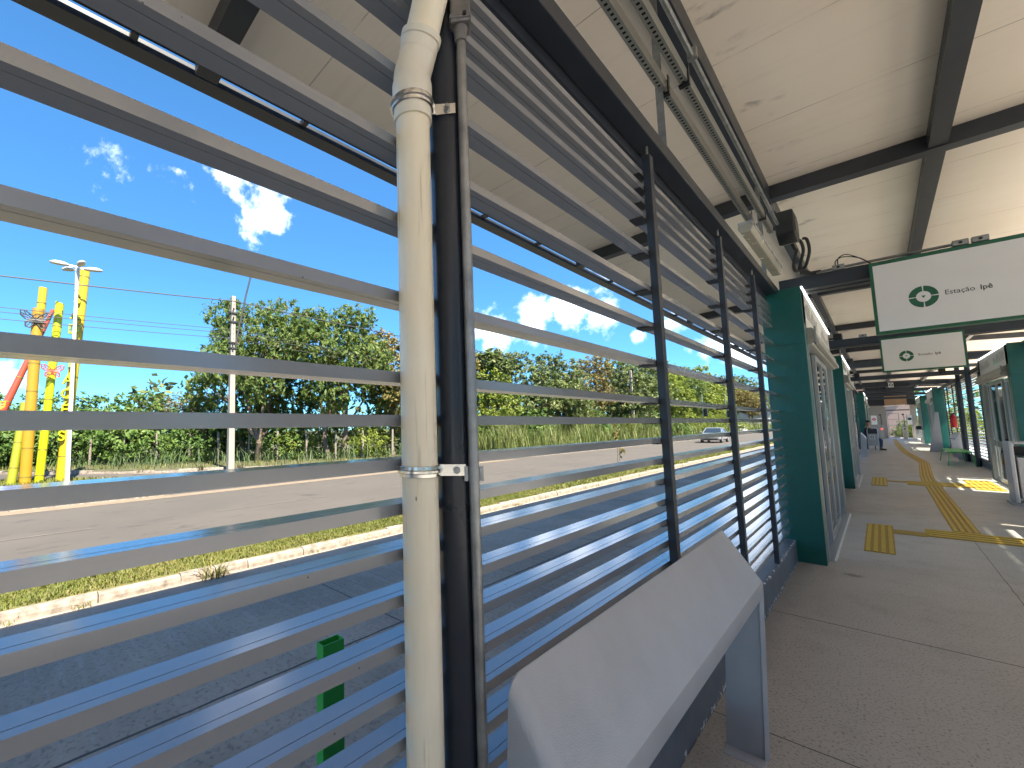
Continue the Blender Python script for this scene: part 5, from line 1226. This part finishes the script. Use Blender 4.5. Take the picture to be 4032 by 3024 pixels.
# ------------------------------------------------------------------ cars on the road
def car(name_label, x, y, rz_, paint, kind):
    """front faces -Y in its own frame; 1.68 m wide"""
    t = thing('car', name_label, 'car', (0, 0, 0), 'cars on the road')
    L0 = -1.95; W2 = .83
    # body by cross stations along y: (y, z_bottom, z_belt, half width)
    st = [(-1.95,.36,.62,.62),(-1.86,.24,.74,.74),(-1.45,.22,.86,.81),(-.85,.22,.95,.83),(.2,.22,.98,.83),(1.3,.22,.99,.82),(1.78,.26,.97,.78),(1.92,.34,.80,.68)]
    mb = MB(); n = 10
    for y_, zb, zt, hw in st:
        for px_, pz_ in ((-hw*.86, zb), (-hw, zb+.12), (-hw*1.0, (zb+zt)/2), (-hw*.97, zt-.09), (-hw*.86, zt), (hw*.86, zt), (hw*.97, zt-.09), (hw*1.0, (zb+zt)/2), (hw, zb+.12), (hw*.86, zb)): mb.v.append((px_, y_, pz_))
    for i in range(len(st)-1):
        for k in range(n): k2 = (k+1) % n; mb.f.append((i*n+k, i*n+k2, (i+1)*n+k2, (i+1)*n+k))
    mb.f.append(tuple(range(n-1, -1, -1))); e = (len(st)-1)*n; mb.f.append(tuple(range(e, e+n)))
    body = mb.build('body', paint, t, smooth=True)
    # cabin: glasshouse with roof
    rf = 1.42; cab = [(-.95, .93, .74), (-.22, rf-.05, .60), (.05, rf, .60), (1.05, rf-.01, .60), (1.45, rf-.08, .57), (1.86, .95, .70)] if kind == 'hatch' else [(-.95, .93, .74), (-.25, rf-.06, .60), (.0, rf-.01, .60), (.75, rf-.02, .60), (1.0, rf-.09, .58), (1.5, .98, .68)]
    mb = MB(); m = len(cab)
    for sg in (-1, 1):
        mb.v += [(sg*hw, y_, z_) for y_, z_, hw in cab]
    for i in range(m-1): mb.f.append((i, i+1, m+i+1, m+i))
    mb.f += [tuple(range(m)), tuple(range(2*m-1, m-1, -1))]
    gh = mb.build('windows', M['carglass'], t)
    mb = MB(); rr = cab[1:-1]
    for sg in (-1, 1): mb.v += [(sg*(hw+.012), y_, z_+.012) for y_, z_, hw in rr]
    k = len(rr)
    for i in range(k-1): mb.f.append((i, i+1, k+i+1, k+i))
    mb.build('roof', paint, t, solid=.03)
    mb = MB()
    for sg in (-1, 1):
        for (a, b) in ((cab[0], cab[1]), (cab[-2], cab[-1])): mb.tube([(sg*(a[2]+.01), a[0], a[1]), (sg*(b[2]+.01), b[0], b[1])], .035, 6)
        mb.tube([(sg*.68, .15, .97), (sg*.61, .2, rf-.01)], .035, 6)
    mb.build('pillar', paint, t)
    for sg in (-1, 1):
        MB().lathe([(.02, 0)], (0, 0, 0), 4) if False else None
        mb = MB(); mb.poly([(sg*.40, -1.945, .60), (sg*.70, -1.87, .58), (sg*.72, -1.80, .74), (sg*.42, -1.88, .72)]); mb.build('headlight', M['lens'], t, solid=.02)
        mb = MB().tube([(sg*.82, -.72, 1.0), (sg*.97, -.70, 1.02)], [.03, .08], 8); mb.build('mirror', paint, t)
        MB().box(sg*.70-.06, sg*.70+.06, 1.88, 1.93, .68, .92).build('tail_light', M['red'], t)
    MB().box(-.40, .40, -1.965, -1.93, .60, .70).build('grille', M['black'], t); MB().box(-.62, .62, -1.955, -1.92, .30, .42).build('bumper_intake', M['black'], t); MB().box(-.26, .26, -1.985, -1.966, .44, .55).build('number_plate', M['grey'], t)
    for sg in (-1, 1):
        for yy in (-1.22, 1.22):
            w = MB().lathe([(.20, -.09), (.285, -.085), (.30, -.05), (.30, .05), (.285, .085), (.20, .09)], (0, 0, 0), 20)
            w.v = [(sg*.76+z_, yy+x_, .30+y_) for x_, y_, z_ in w.v]; o = w.build('wheel', M['black'], t, smooth=True)
            r_ = MB().lathe([(.20, 0), (.17, .012), (.05, .02)], (0, 0, 0), 16); r_.v = [(sg*(.85+z_), yy+x_, .30+y_) for x_, y_, z_ in r_.v]; r_.build('rim', M['alu'], o, smooth=True)
    t.location = (x, y, -.70); t.rotation_euler = (0, 0, rz_); t.scale = (1.18, 1.25, 1.18); return t
M['carglass'] = mat('car_glass', (.02, .03, .04), .06, 0, spec=.8)
car('silver saloon car driving towards the camera on the far road', -13.0, 61.0, R(1), mat('silver_paint', (.36, .36, .37), .28, .6), 'saloon')
car('white hatchback following behind the silver car', -18.6, 107, R(3), mat('white_paint', (.60, .60, .60), .3), 'hatch')

# ------------------------------------------------------------------ far building and billboard
t = thing('far_building', 'distant building with blue grey roof above the white car', 'building', (-23, 160, 0))
MB().box(-34, -19, 160, 178, -.6, 7.2).build('wall', M['cream'], t)
MB().extrude([(-35.2, 7.2), (-18, 7.2), (-18, 9.2), (-26, 12.4), (-33, 11.5)], 'y', 159, 179).build('roof', mat('slate_blue_roof', (.10, .12, .18), .5, .1), t)
t = thing('billboard', 'distant blue and orange billboard under the blue roof', 'billboard', (-21.2, 141, 0))
MB().box(-23.1, -18.6, 141, 141.3, 3.5, 6.5).build('board', mat('billboard_blue', (.10, .25, .62), .5), t)
MB().poly([(-22.9, 140.98, 3.7), (-21.6, 140.98, 3.7), (-22.6, 140.98, 6.3), (-22.9, 140.98, 6.3)]).build('orange_patch', mat('billboard_orange', (.75, .25, .08), .5), t)
MB().box(-21.2, -19.2, 140.95, 140.99, 4.1, 5.6).build('white_patch', M['white'], t)
MB().box(-22.4, -22.1, 141.05, 141.25, -.6, 3.5).box(-19.6, -19.3, 141.05, 141.25, -.6, 3.5).build('leg', M['steel'], t)
o = MB().box(-36, -18.6, 143, 143.3, .2, 2.6).build('boundary_wall', M['paintwhite']); tag(o, 'white wall far down the road below the billboard', 'wall')

# ------------------------------------------------------------------ street side (seen through the right slats) and beyond the exit
TR = 'trees on the street side'
for i, (p, x, y, s, r) in enumerate([(Cb, 24, 30, 1.0, 1), (Dl, 23, 44, 1.1, 2), (Cb, 25, 58, 1.1, 3), (A2, 24, 72, .9, .5), (Cb, 22.5, 92, 1.2, 4), (Dl, 24, 112, 1.2, 5), (Cb, 23, 140, 1.3, 2.5)]):
    place(p, x, y, -.75, s, r, ['broad leaved tree nearest behind the right slats', 'lime tree seen through the right slats', 'second broad leaved tree through the right slats', 'feathery tree through the right slats', 'tree seen through slats behind the extinguisher', 'lime tree far down the street side', 'farthest tree on the street side'][i], TR)
for i, (p, x, y, s, r) in enumerate([(Cb, 23, -34, 1.2, 1), (Dl, 24, -22, 1.3, 2), (Cb, 23, -10, 1.3, 3), (A2, 24.5, 2, 1.1, .5), (Cb, 23, 13, 1.2, 4), (Dl, 24, 21, 1.2, 5)]):  # out of view, added to keep blue horizon sky off the slats
    place(p, x, y, -.75, s, r, 'unseen tree added right of the viewer to block low sky light', TR)
t = thing('end_wall', 'unseen cream wall added behind the viewer to block blue sky light', 'wall', (.7, -9, 0))  # unseen wall, added to close the open end against blue sky
MB().box(-.70, 2.05, -9.2, -9.02, 0, 4.22).build('wall', M['cream'], t)
fb2 = [(28+4*rs.rand(), -45+k*3.6, 2.6+.8*rs.rand(), 3.2, 3.2, 4.0+1.2*rs.rand()) for k in range(72)]
fb2 += [(5+k*4.2, 190+10*rs.rand(), 6, 6, 6, 9+3*rs.rand()) for k in range(16)]
me = leaf_mesh('street_wood', fb2, 30000, .8, M['bushleaf'], 33, shell=.1); o = bpy.data.objects.new('street_wood', me); COL.objects.link(o); o['kind'] = 'stuff'
tag(o, 'mass of green trees across the street seen through the right slats', 'woodland')
tag(blades('street_grass', 9000, (19, 30, 10, 150, -.8), .7, .08, M['dry'], 81, .6), 'rough sunlit grass on the street side', 'grass')
t = thing('far_house', 'pale pink house seen through the exit opening', 'house', (2, 92, -.7))
MB().box(-5, 3.0, 92, 100, -.78, 5.5).build('wall', mat('pink_render', (.36, .27, .23), .8, 0, var=.05), t)
MB().extrude([(-5.5, 5.5), (3.5, 5.5), (-1, 7.4)], 'y', 91.5, 100.5).build('roof', mat('tile_roof', (.35, .13, .08), .8), t)
MB().box(-3.2, -1.8, 91.93, 91.99, 1.2, 2.6).build('window', M['carglass'], t)
place(bC, 6.2, 80, -.8, 1.3, 1, 'lime bush beyond the exit opening', 'bushes beyond the exit')
place(bC, 3.6, 72, -.8, .95, 2.6, 'bright bush beyond the exit right of the pink house', 'bushes beyond the exit')
place(bA, 2.4, 76, -.8, .8, 2, 'low green bush in front of the pink house', 'bushes beyond the exit')
sheet('forecourt', [(-3, 57.02), (9, 57.02), (9, 90), (-3, 90)], -.695, M['asph'])
